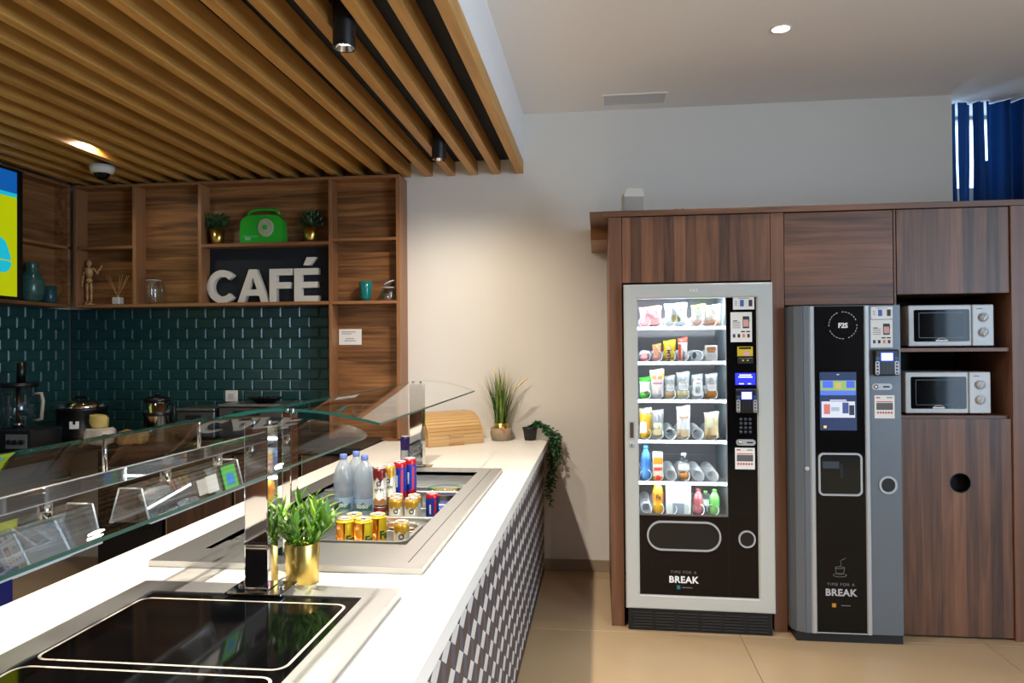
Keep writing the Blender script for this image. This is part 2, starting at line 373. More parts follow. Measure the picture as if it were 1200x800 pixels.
# black cylinder spots between slats
def spot(y, label, group=None, x=-.917, zb=2.60, e=128):
    t = thing('ceiling_spotlight', label, 'spotlight', (x, y, zb), group=group)
    obj('housing', lathe([(.037, .012), (.041, 0), (.0415, .003), (.0415, 2.79 - zb)], 32, False), M_blackm, t)
    obj('reflector', lathe([(.037, .002), (.024, .03)], 32, False), M_chrome, t)
    obj('lamp_disc', lathe([(0, .022), (.028, .022)], 24, False), M_lamp, t)
    light('spotlight_beam', 'SPOT', (x, y, zb - .006), e, WARM, (x, y, 0), spot_size=2.9, spot_blend=1.0, shadow_soft_size=.028)
spot(2.576, 'nearer black cylinder spotlight, lit, hanging between oak ceiling slats')
spot(4.17, 'farther black cylinder spotlight near the back wall between oak slats', e=42)
spot(.98, 'black cylinder spotlight between slats above the near counter, out of view')
t = thing('recessed_slat_lamp', 'lamp hidden between slats throwing a bright patch on oak', 'spotlight', (-2.965, 4.04, 2.79))
obj('housing', cyl(.03, -.03, 0), M_blackm, t); obj('lamp_disc', cyl(.022, -.034, -.03), M_lamp, t)
light('slat_lamp_beam', 'SPOT', (-2.975, 4.04, 2.752), 9, WARM, (-2.99, 4.04, 0), spot_size=2.9, spot_blend=.4, shadow_soft_size=.02)
for (x, y, e) in ((-2.965, 2.3, 8), (-2.02, 1.6, 24)):  # extra lamps added out of view to light the back shelves
    t2 = copy_tree(t); t2.location = (x, y, 2.79); t2['label'] = 'added unseen lamp between slats near the left wall' if x < -2.5 else 'added unseen lamp between slats over the staff aisle'; t2['group'] = 'added unseen lamps between slats'
    light('slat_lamp_beam', 'SPOT', (x, y, 2.752), e, WARM, (x, y, 0), spot_size=1.9, spot_blend=.8, shadow_soft_size=.03)
# dome camera
t = thing('dome_camera', 'white dome security camera on the oak slats', 'camera', (-3.165, 4.35, ZS))
obj('housing', lathe([(.05, -.05), (.066, -.045), (.074, -.02), (.075, 0)], 32), mat('camera_white', 'C9C9C9', .4), t)
obj('dome', lathe([(0, -.092), (.025, -.087), (.041, -.07), (.048, -.05)], 24, False), M_dark, t)
obj('lens', lathe([(0, -.088), (.012, -.085)], 16, False), M_chrome, t)

# ================================================================== BACK SHELVES
CF = 4.755
ws = thing('wall_shelf_unit', 'walnut shelf unit on the back wall with open compartments', 'shelf unit', (-2.5, CF, .89))
def sp(name, x0, x1, y0, y1, z0, z1, m, label=None):
    o = obj(name, box(x0 + 2.5, x1 + 2.5, y0 - CF, y1 - CF, z0 - .89, z1 - .89, .001), m, ws)
    if label: o['label'] = label
    return o
BK = YB - .002; SBK = 4.868
sp('top_panel', -3.655, -1.317, CF, BK, 2.648, 2.668, M_edgeh)
sp('bottom_panel', -3.655, -1.805, CF, BK, 1.806, 1.828, M_edgeh)
for x0, x1, z0 in ((-1.342, -1.317, .90), (-1.81, -1.788, .90), (-2.745, -2.722, 1.828), (-3.232, -3.207, 1.828), (-3.678, -3.655, 1.806)):
    sp('divider', x0, x1, CF, BK, z0, 2.648 if x0 > -3.6 else 2.668, M_edge)
sp('shelf', -1.788, -1.342, CF, BK, 2.231, 2.25, M_edgeh); sp('shelf', -1.788, -1.342, CF, BK, 1.806, 1.826, M_edgeh)
sp('shelf', -2.722, -1.81, CF, BK, 2.212, 2.234, M_edgeh); sp('shelf', -3.655, -3.232, CF, BK, 2.217, 2.238, M_edgeh)
for x0, x1, z0, z1 in ((-1.788, -1.342, .90, 1.806), (-1.788, -1.342, 1.826, 2.231), (-1.788, -1.342, 2.25, 2.648), (-2.722, -1.81, 2.234, 2.648), (-3.207, -2.745, 1.828, 2.648), (-3.655, -3.232, 1.828, 2.217), (-3.655, -3.232, 2.238, 2.648)):
    sp('back_panel', x0, x1, SBK, BK, z0, z1, M_shv)
sp('sign_panel', -2.722, -1.81, SBK, BK, 1.828, 2.212, M_navy, 'navy back panel behind the white letters')
sp('bottom_panel', -1.788, -1.342, CF, BK, .892, .90, M_edgeh)
ls = thing('side_shelf_unit', 'dim walnut shelf unit on the left wall beside the screen', 'shelf unit', (-3.66, 4.0, 1.806))
def lp(name, x0, x1, y0, y1, z0, z1, m): return obj(name, box(x0 + 3.66, x1 + 3.66, y0 - 4, y1 - 4, z0 - 1.806, z1 - 1.806, .001), m, ls)
for z0, z1 in ((2.648, 2.668), (1.806, 1.828), (2.214, 2.234)): lp('shelf', XL + .002, -3.682, 2.2, 4.73, z0, z1, M_shl)
for y in (2.2, 3.4, 4.73 - .022): lp('divider', XL + .002, -3.682, y, y + .022, 1.828, 2.648, M_shl)
lp('back_panel', XL + .001, XL + .075, 2.222, 4.708, 1.828, 2.214, M_shl); lp('back_panel', XL + .001, XL + .075, 2.222, 4.708, 2.234, 2.648, M_shl)

# tiles
def metro(w=.1385, h=.0715, d=.0058):
    bm = bmesh.new(); e = .008
    a = [bm.verts.new((x, 0, z)) for x, z in ((-w / 2, -h / 2), (w / 2, -h / 2), (w / 2, h / 2), (-w / 2, h / 2))]
    b = [bm.verts.new((x, -d, z)) for x, z in ((-w / 2 + e, -h / 2 + e), (w / 2 - e, -h / 2 + e), (w / 2 - e, h / 2 - e), (-w / 2 + e, h / 2 - e))]
    bm.faces.new(b)
    for k in range(4): bm.faces.new((a[k], a[(k + 1) % 4], b[(k + 1) % 4], b[k]))
    bmesh.ops.recalc_face_normals(bm, faces=bm.faces[:]); 
    bm.normal_update()
    if bm.faces[0].normal.y > 0: bmesh.ops.reverse_faces(bm, faces=bm.faces[:])
    return bm
tmesh = mesh_of(metro(), 'tile', M_tile)
half = mesh_of(metro(.068), 'tile', M_tile)
obj('grout_panel', box(-3.855, -1.81, YB - .004, YB, .90, 1.806), M_grout, wb)
obj('grout_panel', box(XL, XL + .004, 2.6, 4.95, .90, 1.806), M_grout, wl)
for r in range(12):
    z = 1.804 - .0365 - r * .0735; x = -1.812 - (.0703 if r % 2 == 0 else .1405 - .0703)
    if r % 2:
        put('tile', half, wb, (-1.812 - .0352, YB - .004, z)); x = -1.812 - .0703 - .0703
    while x - .0693 > XL + .008:
        put('tile', tmesh, wb, (x, YB - .004, z)); x -= .1406
    w_ = x + .0693 - (XL + .012)
    if w_ > .03: obj('tile', metro(w_), M_tile, wb, (XL + .012 + w_ / 2, YB - .004, z))
    y = 4.87 - (.0703 if r % 2 else 0)
    if r % 2: put('tile', half, wl, (XL + .004, 4.905, z), (0, 0, PI / 2))
    while y > 3.3:
        put('tile', tmesh, wl, (XL + .004, y, z), (0, 0, PI / 2)); y -= .1406

# white letters
SH = 1.8285
def letter(name, loops, x, w, label, dy=4.843):
    bm = curve_bm(loops, .038); o = obj(name, bm, mat('letter_white', 'DDD8CF', .55)); o.location = (x, dy, SH)
    return tag(o, label, 'letter', 'white letters spelling the sign')
H = .232
def arc(cx, cy, rx, ry, a0, a1, n=28): return [(cx + rx * math.cos(math.radians(a0 + (a1 - a0) * k / n)), cy + ry * math.sin(math.radians(a0 + (a1 - a0) * k / n))) for k in range(n + 1)]
co = arc(.115, H / 2, .113, H / 2, 42, 318); ci = arc(.115, H / 2, .066, H / 2 - .047, 318, 42)
letter('sign_letter', [co + ci], -2.722, .2, 'white block letter C, first of the sign letters')
letter('sign_letter', [[(0, 0), (.053, 0), (.069, .05), (.158, .05), (.174, 0), (.229, 0), (.142, H), (.086, H)], [(.084, .092), (.1135, .178), (.143, .092)]], -2.497, .23, 'white block letter A of the sign, between C and F')
letter('sign_letter', [[(0, 0), (.053, 0), (.053, .097), (.150, .097), (.150, .139), (.053, .139), (.053, .189), (.165, .189), (.165, H), (0, H)]], -2.262, .17, 'white block letter F of the sign, between A and E')
letter('sign_letter', [[(0, 0), (.178, 0), (.178, .043), (.053, .043), (.053, .099), (.168, .099), (.168, .139), (.053, .139), (.053, .189), (.175, .189), (.175, H), (0, H)], [(.066, .253), (.113, .253), (.158, .308), (.090, .308)]], -2.083, .18, 'white block letter E with acute accent, last of the sign')

# radio
t = thing('retro_radio', 'bright green retro radio with carry handle on the shelf', 'radio', (-2.295, 4.813, 2.235)); t.scale = (1.04, 1, 1.14)
pf = [(-.147, 0), (.147, 0), (.150, .06), (.140, .135), (.125, .155), (.09, .168), (-.09, .168), (-.125, .155), (-.145, .135), (-.153, .06)]
b = prism(pf, -.045, .045); bmesh.ops.bevel(b, geom=[e for e in b.edges], offset=.006, segments=2, affect='EDGES'); obj('body', b, M_green, t)
obj('side_band', xf(prism([(p[0] * 1.005, p[1] * 1.005) for p in pf], .020, .028)), M_chrome, t)
hp = [(-.105, 0, .172), (-.103, 0, .188), (-.08, 0, .200), (0, 0, .207), (.08, 0, .200), (.105, 0, .188), (.107, 0, .172)]
obj('handle', xf(tube(hp, .009, 8), sc=(1, 1.6, 1)), M_green, t)
d = obj('tuning_dial', xf(lathe([(.054, 0), (.054, .008), (.048, .010)], 32), (.035, -.046, .09), (PI / 2, 0, 0)), mat('dial_cream', 'B6B9A0', .4), t)
obj('dial_knob', xf(lathe([(.016, .01), (.016, .02), (.013, .023)], 20), (.035, -.046, .09), (PI / 2, 0, 0)), M_green, d)
for rr in (.028, .040): obj('dial_ring', xf(tube([(rr * math.cos(a * PI / 12), rr * math.sin(a * PI / 12), .0105) for a in range(24)], .0012, 5, True), (.035, -.046, .09), (PI / 2, 0, 0)), M_chrome, d)
obj('name_plate', box(-.11, -.072, -.0465, -.045, .018, .034), mat('plate_silver', '9FC7A0', .4, .5), t)
obj('control_strip', box(-.125, -.02, -.0462, -.045, .036, .044), mat('plate_green', '3FC46A', .4), t)

def leaf_bm(L, w, bend, n=4):
    bm = bmesh.new(); prev = None
    for i in range(n + 1):
        s = i / n; ww = w * math.sin(PI * min(1, .12 + .88 * s)) if s < 1 else 0
        x = L * (s - .0); z = bend * s * s * L
        cur = [bm.verts.new((s * L, -ww / 2, z + .12 * ww)), bm.verts.new((s * L, 0, z)), bm.verts.new((s * L, ww / 2, z + .12 * ww))]
        if prev:
            for k in (0, 1): f = bm.faces.new((prev[k], cur[k], cur[k + 1], prev[k + 1])); f.smooth = True
        prev = cur
    return bm
def scatter(rnd, n, lens, w, spread, base, elev=(10, 85), bend=(-.5, .1), root_r=.02):
    out = bmesh.new(); parts = []
    for _ in range(n):
        L = rnd.uniform(*lens); a = rnd.uniform(0, 2 * PI); e = math.radians(rnd.uniform(*elev)); h = rnd.uniform(*base)
        b = leaf_bm(L, w * rnd.uniform(.7, 1.2), rnd.uniform(*bend), 3)
        b.transform(Matrix.Translation((math.cos(a) * rnd.uniform(0, root_r), math.sin(a) * rnd.uniform(0, root_r), h)) @ Matrix.Rotation(a, 4, 'Z') @ Matrix.Rotation(-e, 4, 'Y') @ Matrix.Rotation(rnd.uniform(-.8, .8), 4, 'X'))
        parts.append(b)
    return join(*parts)
def shelf_plant(x, label, seed):
    t = thing('potted_plant', label, 'plant', (x, 4.808, 2.2345))
    obj('pot', lathe([(.033, 0), (.038, .003), (.052, .105), (.050, .105), (.046, .095), (0, .09)], 28), M_gold, t)
    rnd = random.Random(seed)
    st = join(*[tube([(0, 0, .09), (math.cos(a) * .03, math.sin(a) * .03, .14), (math.cos(a) * .07, math.sin(a) * .06, .17 + .02 * math.sin(3 * a))], .0015, 4) for a in [k * 2 * PI / 14 for k in range(14)]])
    obj('stems', st, M_leafd, t)
    f = scatter(rnd, 230, (.02, .045), .016, 0, (.11, .2), (-10, 80), (-.4, .3), .085)
    for v in f.verts:
        q = v.co - Vector((0, 0, .165)); q.y *= .55
        if q.length > .1: q *= .1 / q.length
        v.co = Vector((0, 0, .165)) + q
    tag(obj('foliage', f, M_leafd, t), kind='stuff')
shelf_plant(-2.63, 'small bushy plant in gold pot left of the green radio', 3)
shelf_plant(-1.955, 'small bushy plant in gold pot right of the green radio', 4)
# teal tumbler, glass jar
tt = glass('teal_glass', (.10, .50, .50), 1.2, .05)
t = thing('drinking_glass', 'teal ribbed drinking glass on the shelf beside clip jar', 'glass', (-1.57, 4.808, 1.8265))
obj('bowl', lathe([(0, .004), (.030, .0), (.036, .03), (.041, .08), (.046, .132), (.043, .132), (.038, .08), (.033, .03), (0, .012)], 12, False), mat('teal_solid_glass', '0F6E6E', .12), t)
def clipjar(x, y, z, r, h, label, open_lid):
    t = thing('clip_jar', label, 'jar', (x, y, z))
    obj('body', lathe([(0, 0), (r * .9, 0), (r, .01), (r, h * .75), (r * .82, h * .88), (r * .8, h), (r * .76, h), (r * .78, h * .88), (r * .95, h * .74), (r * .95, .012), (0, .008)], 28, False), M_jar, t)
    if open_lid:
        lid = obj('lid', xf(lathe([(0, .012), (r * .7, .01), (r * .82, 0), (r * .82, .006), (0, .018)], 24), (r * .1, 0, h + .028), (0, -.42, 0)), mat('lid_white', 'C8C6C0', .3), t)
    else:
        lid = obj('lid', lathe([(r * .84, h + .001), (r * .84, h + .012), (r * .6, h + .022), (0, h + .024)], 24), M_jar, t)
    obj('seal', tube([(r * .82 * math.cos(k * PI / 12), r * .82 * math.sin(k * PI / 12), h) for k in range(24)], .003, 6, True), mat('seal_grey', 'B9B4AC', .5), t)
    obj('wire_clip', tube([(r * .86, 0, h * .86), (r * 1.08, 0, h * .8), (r * 1.1, 0, h * .55), (r * 1.04, 0, h * .5)], .0022, 6), M_chrome, t)
clipjar(-1.408, 4.808, 1.8265, .056, .088, 'small clear clip jar with open white lid on right shelf', True)
clipjar(-3.105, 4.802, 1.8285, .060, .165, 'clear clip top jar standing beside the letter sign', False)
# mannequin, diffuser
t = thing('wooden_mannequin', 'small jointed wooden artist mannequin raising one arm', 'figurine', (-3.60, 4.81, 1.8285))
M_man = mat('figure_wood', 'B48A5A', .5)
obj('stand', join(cyl(.034, 0, .012, 24, .003), xf(cyl(.003, 0, .10), (0, .012, .012))), M_man, t)
bd = bmesh.new()
def sph(p, r, sz=1.0):
    b = bmesh.new(); bmesh.ops.create_uvsphere(b, u_segments=14, v_segments=9, radius=1); return xf(b, p, (0, 0, 0), (r, r, r * sz))
def limb(a, b, r0, r1): return tube([a, Vector(a).lerp(b, .5), b], 0, 8, radii=[r0 * .75, r0, r1])
segs = [sph((0, 0, .295), .018, 1.35), limb((0, 0, .262), (0, 0, .28), .007, .006), xf(lathe([(.012, .0), (.026, .03), (.03, .06), (.018, .075)], 16), (0, 0, .19)), xf(lathe([(.012, 0), (.024, .015), (.018, .035)], 16), (0, 0, .155)),
        limb((-.014, 0, .155), (-.014, 0, .09), .012, .008), limb((-.014, 0, .09), (-.014, 0, .022), .009, .006), limb((.014, 0, .155), (.016, 0, .09), .012, .008), limb((.016, 0, .09), (.015, 0, .022), .009, .006),
        xf(sph((0, 0, 0), .009), (-.014, -.008, .018), sc=(1, 2, .7)), xf(sph((0, 0, 0), .009), (.015, -.008, .018), sc=(1, 2, .7)),
        limb((-.033, 0, .255), (-.045, 0, .20), .008, .006), limb((-.045, 0, .20), (-.046, -.01, .145), .007, .005), sph((-.046, -.012, .136), .007, 1.4),
        limb((.033, 0, .255), (.062, 0, .225), .008, .006), limb((.062, 0, .225), (.088, 0, .262), .007, .005), sph((.094, 0, .271), .007, 1.3)] + [sph((x, 0, z), .0095) for x, z in ((-.033, .255), (.033, .255), (-.045, .2), (.062, .225), (-.014, .09), (.016, .09))]
obj('figure', join(*segs), M_man, t, (0, 0, .002))
t = thing('reed_diffuser', 'small white reed diffuser with thin spread sticks', 'diffuser', (-3.38, 4.81, 1.8285))
obj('bottle', box(-.028, .028, -.028, .028, 0, .052, .005), mat('diffuser_white', 'C9C4BC', .4), t); obj('neck', cyl(.009, .052, .066, 16), M_gold, t)
rm = M_man
for a, l in ((-.52, .17), (-.40, .165), (.10, .15), (.22, .16), (.42, .165), (.5, .17)): obj('reed', tube([(0, 0, .055), (math.sin(a) * l, .01 * a, .055 + math.cos(a) * l)], .0016, 5), rm, t)
# vases on the side shelf
M_vase = add_noise(mat('swirl_glaze', '2F5550', .25), 14, .75, (1, 1, 3))
t = thing('swirl_vase', 'bulbous dark teal swirled vase on the left shelf', 'vase', (-3.705, 4.405, 1.8285)); t.scale = (.88, .88, .97)
obj('body', lathe([(.055, 0), (.075, .02), (.085, .09), (.082, .15), (.05, .20), (.042, .215), (.046, .25), (.05, .262), (.042, .262), (.036, .22), (0, .2)], 28), M_vase, t)
t = thing('teal_tumbler', 'small dark teal tumbler right of the swirled vase', 'cup', (-3.735, 4.60, 1.8285))
obj('body', lathe([(.036, 0), (.042, .005), (.043, .12), (.039, .12), (.036, .01), (0, .008)], 24), mat('tumbler_teal', '1F4A50', .3), t)
# screen on left wall
t = thing('wall_screen', 'large lit screen with yellow and blue picture, at far left edge', 'screen', (-3.66, 3.6, 1.80))
obj('housing', box(.001, .035, -.66, .64, .028, .845, .004), M_blackp, t)
def emi(name, col, s=1.0): return mat(name, '000000', .5, emit=s, emit_col=col)
scn = obj('display', box(.0352, .0358, -.63, .588, .045, .825), emi('screen_yellow', 'B9C400', .55), t)
obj('sky_band', box(.0358, .0362, -.63, .588, .685, .825), emi('screen_blue', '0A5FB4', .5), scn)
obj('cyan_band', xf(box(.0362, .0366, -.63, .588, .665, .690)), emi('screen_cyan', '18BFD8', .55), scn)
sx = lambda pts, y0=.0362, y1=.0366: xf(prism(pts, y0, y1), rot=(0, 0, -PI / 2))
def blob(pts): 
    bm = bmesh.new(); vs = [bm.verts.new((.0368, y, z)) for y, z in pts]; bm.faces.new(vs); bmesh.ops.recalc_face_normals(bm, faces=bm.faces[:]); return bm
obj('splash_mark', blob([(.27, .18), (.5, .19), (.535, .22), (.545, .25), (.52, .262), (.3, .262)]), emi('screen_cyan', '18BFD8', .55), scn)
obj('splash_mark', blob([(.27, .275), (.54, .268), (.535, .30), (.5, .38), (.47, .40), (.42, .41), (.36, .36)]), emi('screen_cyan', '18BFD8', .55), scn)

# ================================================================== BACK WORK AREA (dim)
BT = .90
M_wt = mat('dark_worktop', '2A2826', .4)
bw = thing('back_worktop', 'dark worktop running along the tiled back wall', 'worktop', (-2.6, 4.6, .86))
obj('back_run', box(-1.25, 1.15, -.27, .344, 0, .04, .002), M_wt, bw); obj('side_run', box(-1.25, -.62, -2.6, -.272, 0, .04, .002), M_wt, bw)
M_bcab = wood('back_cabinet_wood', '5C4433', '3A2A20', 'z', 'x', .1, .45)
for i, (x0, x1) in enumerate(((-2.74, -2.30), (-2.28, -1.86), (-1.84, -1.46))):
    t = thing('base_cabinet', ['brown base cabinet beside the perforated fridge, under dark worktop', 'middle brown base cabinet under dark worktop', 'brown base cabinet nearest the white counter under dark worktop'][i], 'cabinet', (x0, 4.36, 0))
    w = x1 - x0
    obj('body', box(0, w, .022, .58, .08, .855), M_blackm, t); obj('door', box(.004, w - .004, 0, .02, .10, .845, .002), M_bcab, t); obj('plinth', box(0, w, .05, .5, 0, .08), M_blackm, t)
    obj('edge_trim', box(-.0005, .0035, -.001, .02, .10, .845), mat('pale_edge', '9A8C78', .4), t)
t = thing('undercounter_fridge', 'black undercounter fridge with perforated front grille', 'fridge', (-3.22, 4.36, 0))
obj('body', box(0, .44, .02, .58, 0, .855), M_blackm, t)
g = bmesh.new(); gb = []
for i in range(19):
    for j in range(14): gb.append(box(.03 + i * .021, .042 + i * .021, .008, .02, .35 + j * .021, .362 + j * .021))
tag(obj('perforated_grille', join(*gb), mat('grille_dark', '1C1C1C', .5), t), kind='stuff')
obj('handle', box(.02, .42, .0, .018, .74, .76, .003), M_grey, t)
t = thing('blue_crate', 'dark blue plastic crate low behind the counter at left', 'crate', (-3.45, 3.4, 0))
M_blue = mat('crate_blue', '1A2A8A', .5)
obj('tub', join(box(-.22, .22, -.3, .3, 0, .01), box(-.22, -.20, -.3, .3, .01, .3), box(.20, .22, -.3, .3, .01, .3), box(-.2, .2, -.3, -.28, .01, .3), box(-.2, .2, .28, .3, .01, .3)), M_blue, t)
obj('rim', frame_xy(-.24, .24, -.32, .32, (.03,) * 4, .29, .31), M_blue, t)
# food processor
t = thing('food_processor', 'dark food processor with clear bowl on the left worktop', 'food processor', (-3.54, 4.10, BT))
M_dk = mat('appliance_dark', '15171A', .3)
obj('motor_base', box(-.14, .19, -.13, .13, 0, .135, .012, 2), M_dk, t)
pn = obj('control_panel', box(.03, .17, -.132, -.1295, .025, .11, .001), mat('panel_grey', '6A6A6A', .4), t)
for x in (.06, .10, .14): obj('knob', xf(cyl(.014, 0, .014, 16), (x, -.132, .065), (PI / 2, 0, 0)), M_blackp, pn)
obj('bowl', xf(lathe([(.075, .0), (.098, .01), (.102, .25), (.100, .25), (.095, .012), (0, .008)], 28, False), (0, 0, .135)), M_clear, t)
obj('lid', xf(join(cyl(.108, .25, .275, 28), xf(cyl(.025, .275, .4, 20), (.02, 0, 0))), (0, 0, .135)), M_blackp, t)
obj('shaft', xf(cyl(.014, 0, .25, 12), (0, 0, .136)), M_blackp, t)
obj('bowl_handle', tube([(.1, 0, .34), (.155, 0, .345), (.165, 0, .3), (.155, 0, .19), (.1, 0, .18)], .011, 8), mat('handle_pale', 'A49C90', .4), t)
obj('blade_hub', xf(cyl(.03, .0, .04, 16), (0, 0, .137)), M_chrome, t)
# soup kettle
t = thing('soup_kettle', 'round black soup kettle with steel rim on back worktop', 'kettle', (-3.42, 4.50, BT))
obj('body', lathe([(.15, 0), (.158, .01), (.160, .05), (.152, .06), (.152, .215), (.157, .225), (0, .225)], 36), M_blackp, t)
obj('steel_rim', lathe([(.157, .226), (.160, .235), (.150, .262), (.12, .272), (0, .275)], 36), M_chrome, t)
obj('lid_handle', tube([(-.05, 0, .272), (-.045, 0, .295), (.045, 0, .295), (.05, 0, .272)], .009, 8), M_blackp, t)
obj('label_sticker', wrap(box(-.028, .028, -.0008, 0, .10, .148), .153), M_paper, t, rot=(0, 0, .35))
obj('sticker_mark', wrap(box(-.008, .008, -.0014, -.0009, .128, .149), .153), M_blackp, t, rot=(0, 0, .35))
# thermos
t = thing('vacuum_flask', 'polished steel vacuum flask with black lid on worktop', 'flask', (-2.915, 4.55, BT))
obj('body', lathe([(.078, 0), (.084, .008), (.084, .175), (.088, .18), (.088, .19), (.083, .195), (.080, .265), (0, .265)], 32), M_chrome, t)
obj('band', lathe([(.089, .172), (.090, .176), (.090, .192), (.089, .196)], 32, False), M_blackp, t)
obj('lid', lathe([(.080, .266), (.083, .27), (.08, .285), (.05, .298), (0, .3)], 32), M_blackp, t)
obj('lid_knob', lathe([(.014, .3), (.014, .31), (.02, .318), (0, .322)], 16), M_blackp, t)
obj('handle', tube([(.085, 0, .25), (.12, -.01, .24), (.125, -.01, .14), (.088, 0, .10)], .009, 8), M_blackp, t)
# stainless appliances
def steelbox(x0, x1, z1, label, name, d=.30):
    t = thing(name, label, 'appliance', ((x0 + x1) / 2, 4.60, BT)); w = (x1 - x0) / 2
    obj('body', box(-w, w, 0, d, .02, z1 - .02, .006), mat('appliance_steel', '5E5F5E', .35, .8), t)
    obj('lid', box(-w - .004, w + .004, -.006, d, z1 - .018, z1, .004), mat('appliance_steel_lid', '8A8B88', .3, .9), t)
    obj('control_strip', box(-w * .55, w * .3, -.003, 0, z1 - .075, z1 - .045), M_blackp, t)
    for sx_ in (-1, 1):
        for y in (.03, d - .03): obj('foot', xf(cyl(.012, 0, .02, 12), (sx_ * (w - .03), y, 0)), M_blackp, t)
steelbox(-2.81, -2.545, .215, 'short steel countertop fryer right of the flask', 'countertop_fryer')
steelbox(-2.515, -2.07, .243, 'wide steel grill under the black dish on back worktop', 'countertop_grill')
t = thing('black_dish', 'shallow black oval dish resting on the steel grill', 'dish', (-2.245, 4.72, BT + .2435))
obj('bowl', xf(lathe([(.06, 0), (.115, .035), (.122, .038), (.112, .036), (.055, .006), (0, .005)], 28), sc=(1.05, .7, 1)), M_blackp, t)
t = thing('white_socket', 'small white wall socket on the teal tiles', 'socket', (-2.60, YB - .011, 1.175))
obj('plate', box(-.045, .045, -.014, 0, -.04, .04, .003), M_paper, t); obj('rocker', box(-.02, .02, -.017, -.014, -.02, .02, .001), M_mw, t)
# bags of bread
def lump(w, d, h, seed, n=14):
    rnd = random.Random(seed); b = bmesh.new(); bmesh.ops.create_uvsphere(b, u_segments=20, v_segments=12, radius=1)
    for v in b.verts:
        c = v.co; k = 1 + .12 * math.sin(5 * c.x + seed) * math.cos(4 * c.y + 2 * c.z) + rnd.uniform(-.04, .04)
        f = lambda q: math.copysign(abs(q) ** .42, q)
        v.co = Vector((f(c.x) * w * k, f(c.y) * d * k, (f(c.z) * h * k)))
    z0 = min(v.co.z for v in b.verts)
    for v in b.verts: v.co.z -= z0
    return b
for (x, y, w, d, h, c, lab, z) in ((-3.17, 4.33, .085, .06, .052, 'C7BDAE', 'crumpled pale paper bag on the back worktop', 0), (-2.965, 4.36, .085, .05, .045, 'B08A58', 'tan wrapped bread roll beside the steel flask', 0)):
    o = obj('bread_bag', lump(w, d, h, int(-x * 100)), add_noise(mat('bag_' + c, c, .6), 8, .4), None, (x, y, BT + .001), smooth=True); tag(o, lab, 'bag')
o = obj('yellow_packet', xf(lump(.056, .026, .040, 5), rot=(0, .12, .2)), add_noise(mat('packet_yellow', 'C9B36A', .5), 9, .5), None, (-3.19, 4.345, BT + .108), smooth=True); tag(o, 'yellow packet leaning on the black soup kettle', 'packet')
t = thing('wall_notice', 'small white notice card fixed to walnut panel', 'notice', (-1.70, SBK - .0005, 1.586))
obj('card', card(.16, .108, .004), M_paper, t)
for z, w in ((.035, .1), (.022, .07), (-.012, .06), (-.026, .08)): obj('text_line', box(-.06 if z > 0 else -w / 2, -.06 + w if z > 0 else w / 2, -.0046, -.004, z - .002, z + .002), M_txtg, t)
t = thing('yellow_note', 'small yellow sticky note on base cabinet behind the glass', 'note', (-2.07, 4.3595, .80))
obj('sheet', card(.075, .06, .001), mat('note_yellow', 'D8C81E', .7), t)

# ================================================================== SERVICE COUNTER
ZT = .888
CX0, CX1, CY0 = -1.435, -.343, .48
WX0, WX1, WY0, WY1 = -1.275, -.482, 1.945, 3.60        # drinks well outline
wt = thing('counter_worktop', 'long white solid worktop of the service counter', 'worktop', (-.9, 2, ZT - .045))
hx0, hx1, hy0, hy1 = WX0 + .04, WX1 - .04, WY0 + .04, WY1 - .04
b = join(box(CX0, CX1, CY0, hy0, ZT - .045, ZT), box(CX0, CX1, hy1, YB - .001, ZT - .045, ZT), box(CX0, hx0, hy0, hy1, ZT - .045, ZT), box(hx1, CX1, hy0, hy1, ZT - .045, ZT))
bmesh.ops.remove_doubles(b, verts=b.verts[:], dist=1e-5)
obj('slab', xf(b, (.9, -2, -(ZT - .045))), M_white, wt)
sc_ = thing('service_counter', 'long service counter clad in white, slate and brown cube pattern tiles', 'counter', (-.9, 2, 0))
PX = -.384
obj('body', xf(join(box(PX - .02, PX, CY0 + .02, YB - .002, 0, ZT - .046), box(CX0 + .03, CX0 + .05, CY0 + .02, YB - .002, 0, ZT - .046), box(CX0 + .05, PX - .02, CY0 + .02, CY0 + .04, 0, ZT - .046), box(CX0 + .05, PX - .02, CY0 + .04, YB - .002, .1, .12)), (.9, -2, 0)), mat('counter_core', '2A2523', .6), sc_)
obj('kick_strip', xf(box(PX, PX + .004, CY0 + .02, YB - .014, 0, .035), (.9, -2, 0)), mat('kick_brown', '3A2E26', .5), sc_)
def clip(poly, y0, y1, z0, z1):
    for ax, lim, sgn in ((0, y0, 1), (0, y1, -1), (1, z0, 1), (1, z1, -1)):
        out = []
        for k in range(len(poly)):
            a, b = poly[k - 1], poly[k]; ia, ib = (a[ax] - lim) * sgn >= -1e-9, (b[ax] - lim) * sgn >= -1e-9
            if ia != ib:
                s = (lim - a[ax]) / (b[ax] - a[ax]); out.append((a[0] + (b[0] - a[0]) * s, a[1] + (b[1] - a[1]) * s))
            if ib: out.append(b)
        poly = out
        if len(poly) < 3: return []
    return poly
def plaque(poly, d=.004):
    bm = bmesh.new(); a = [bm.verts.new((0, y, z)) for y, z in poly]; b = [bm.verts.new((d, y, z)) for y, z in poly]; n = len(poly)
    bm.faces.new(b); [bm.faces.new((a[k], a[(k + 1) % n], b[(k + 1) % n], b[k])) for k in range(n)]
    bmesh.ops.recalc_face_normals(bm, faces=bm.faces[:]); return bm
TW, TH, TS = .0570, .0328, .0655
gp = .0012
def shrink(p): 
    cy = sum(q[0] for q in p) / len(p); cz = sum(q[1] for q in p) / len(p)
    return [(cy + (y - cy) * .97, cz + (z - cz) * .97) for y, z in p]
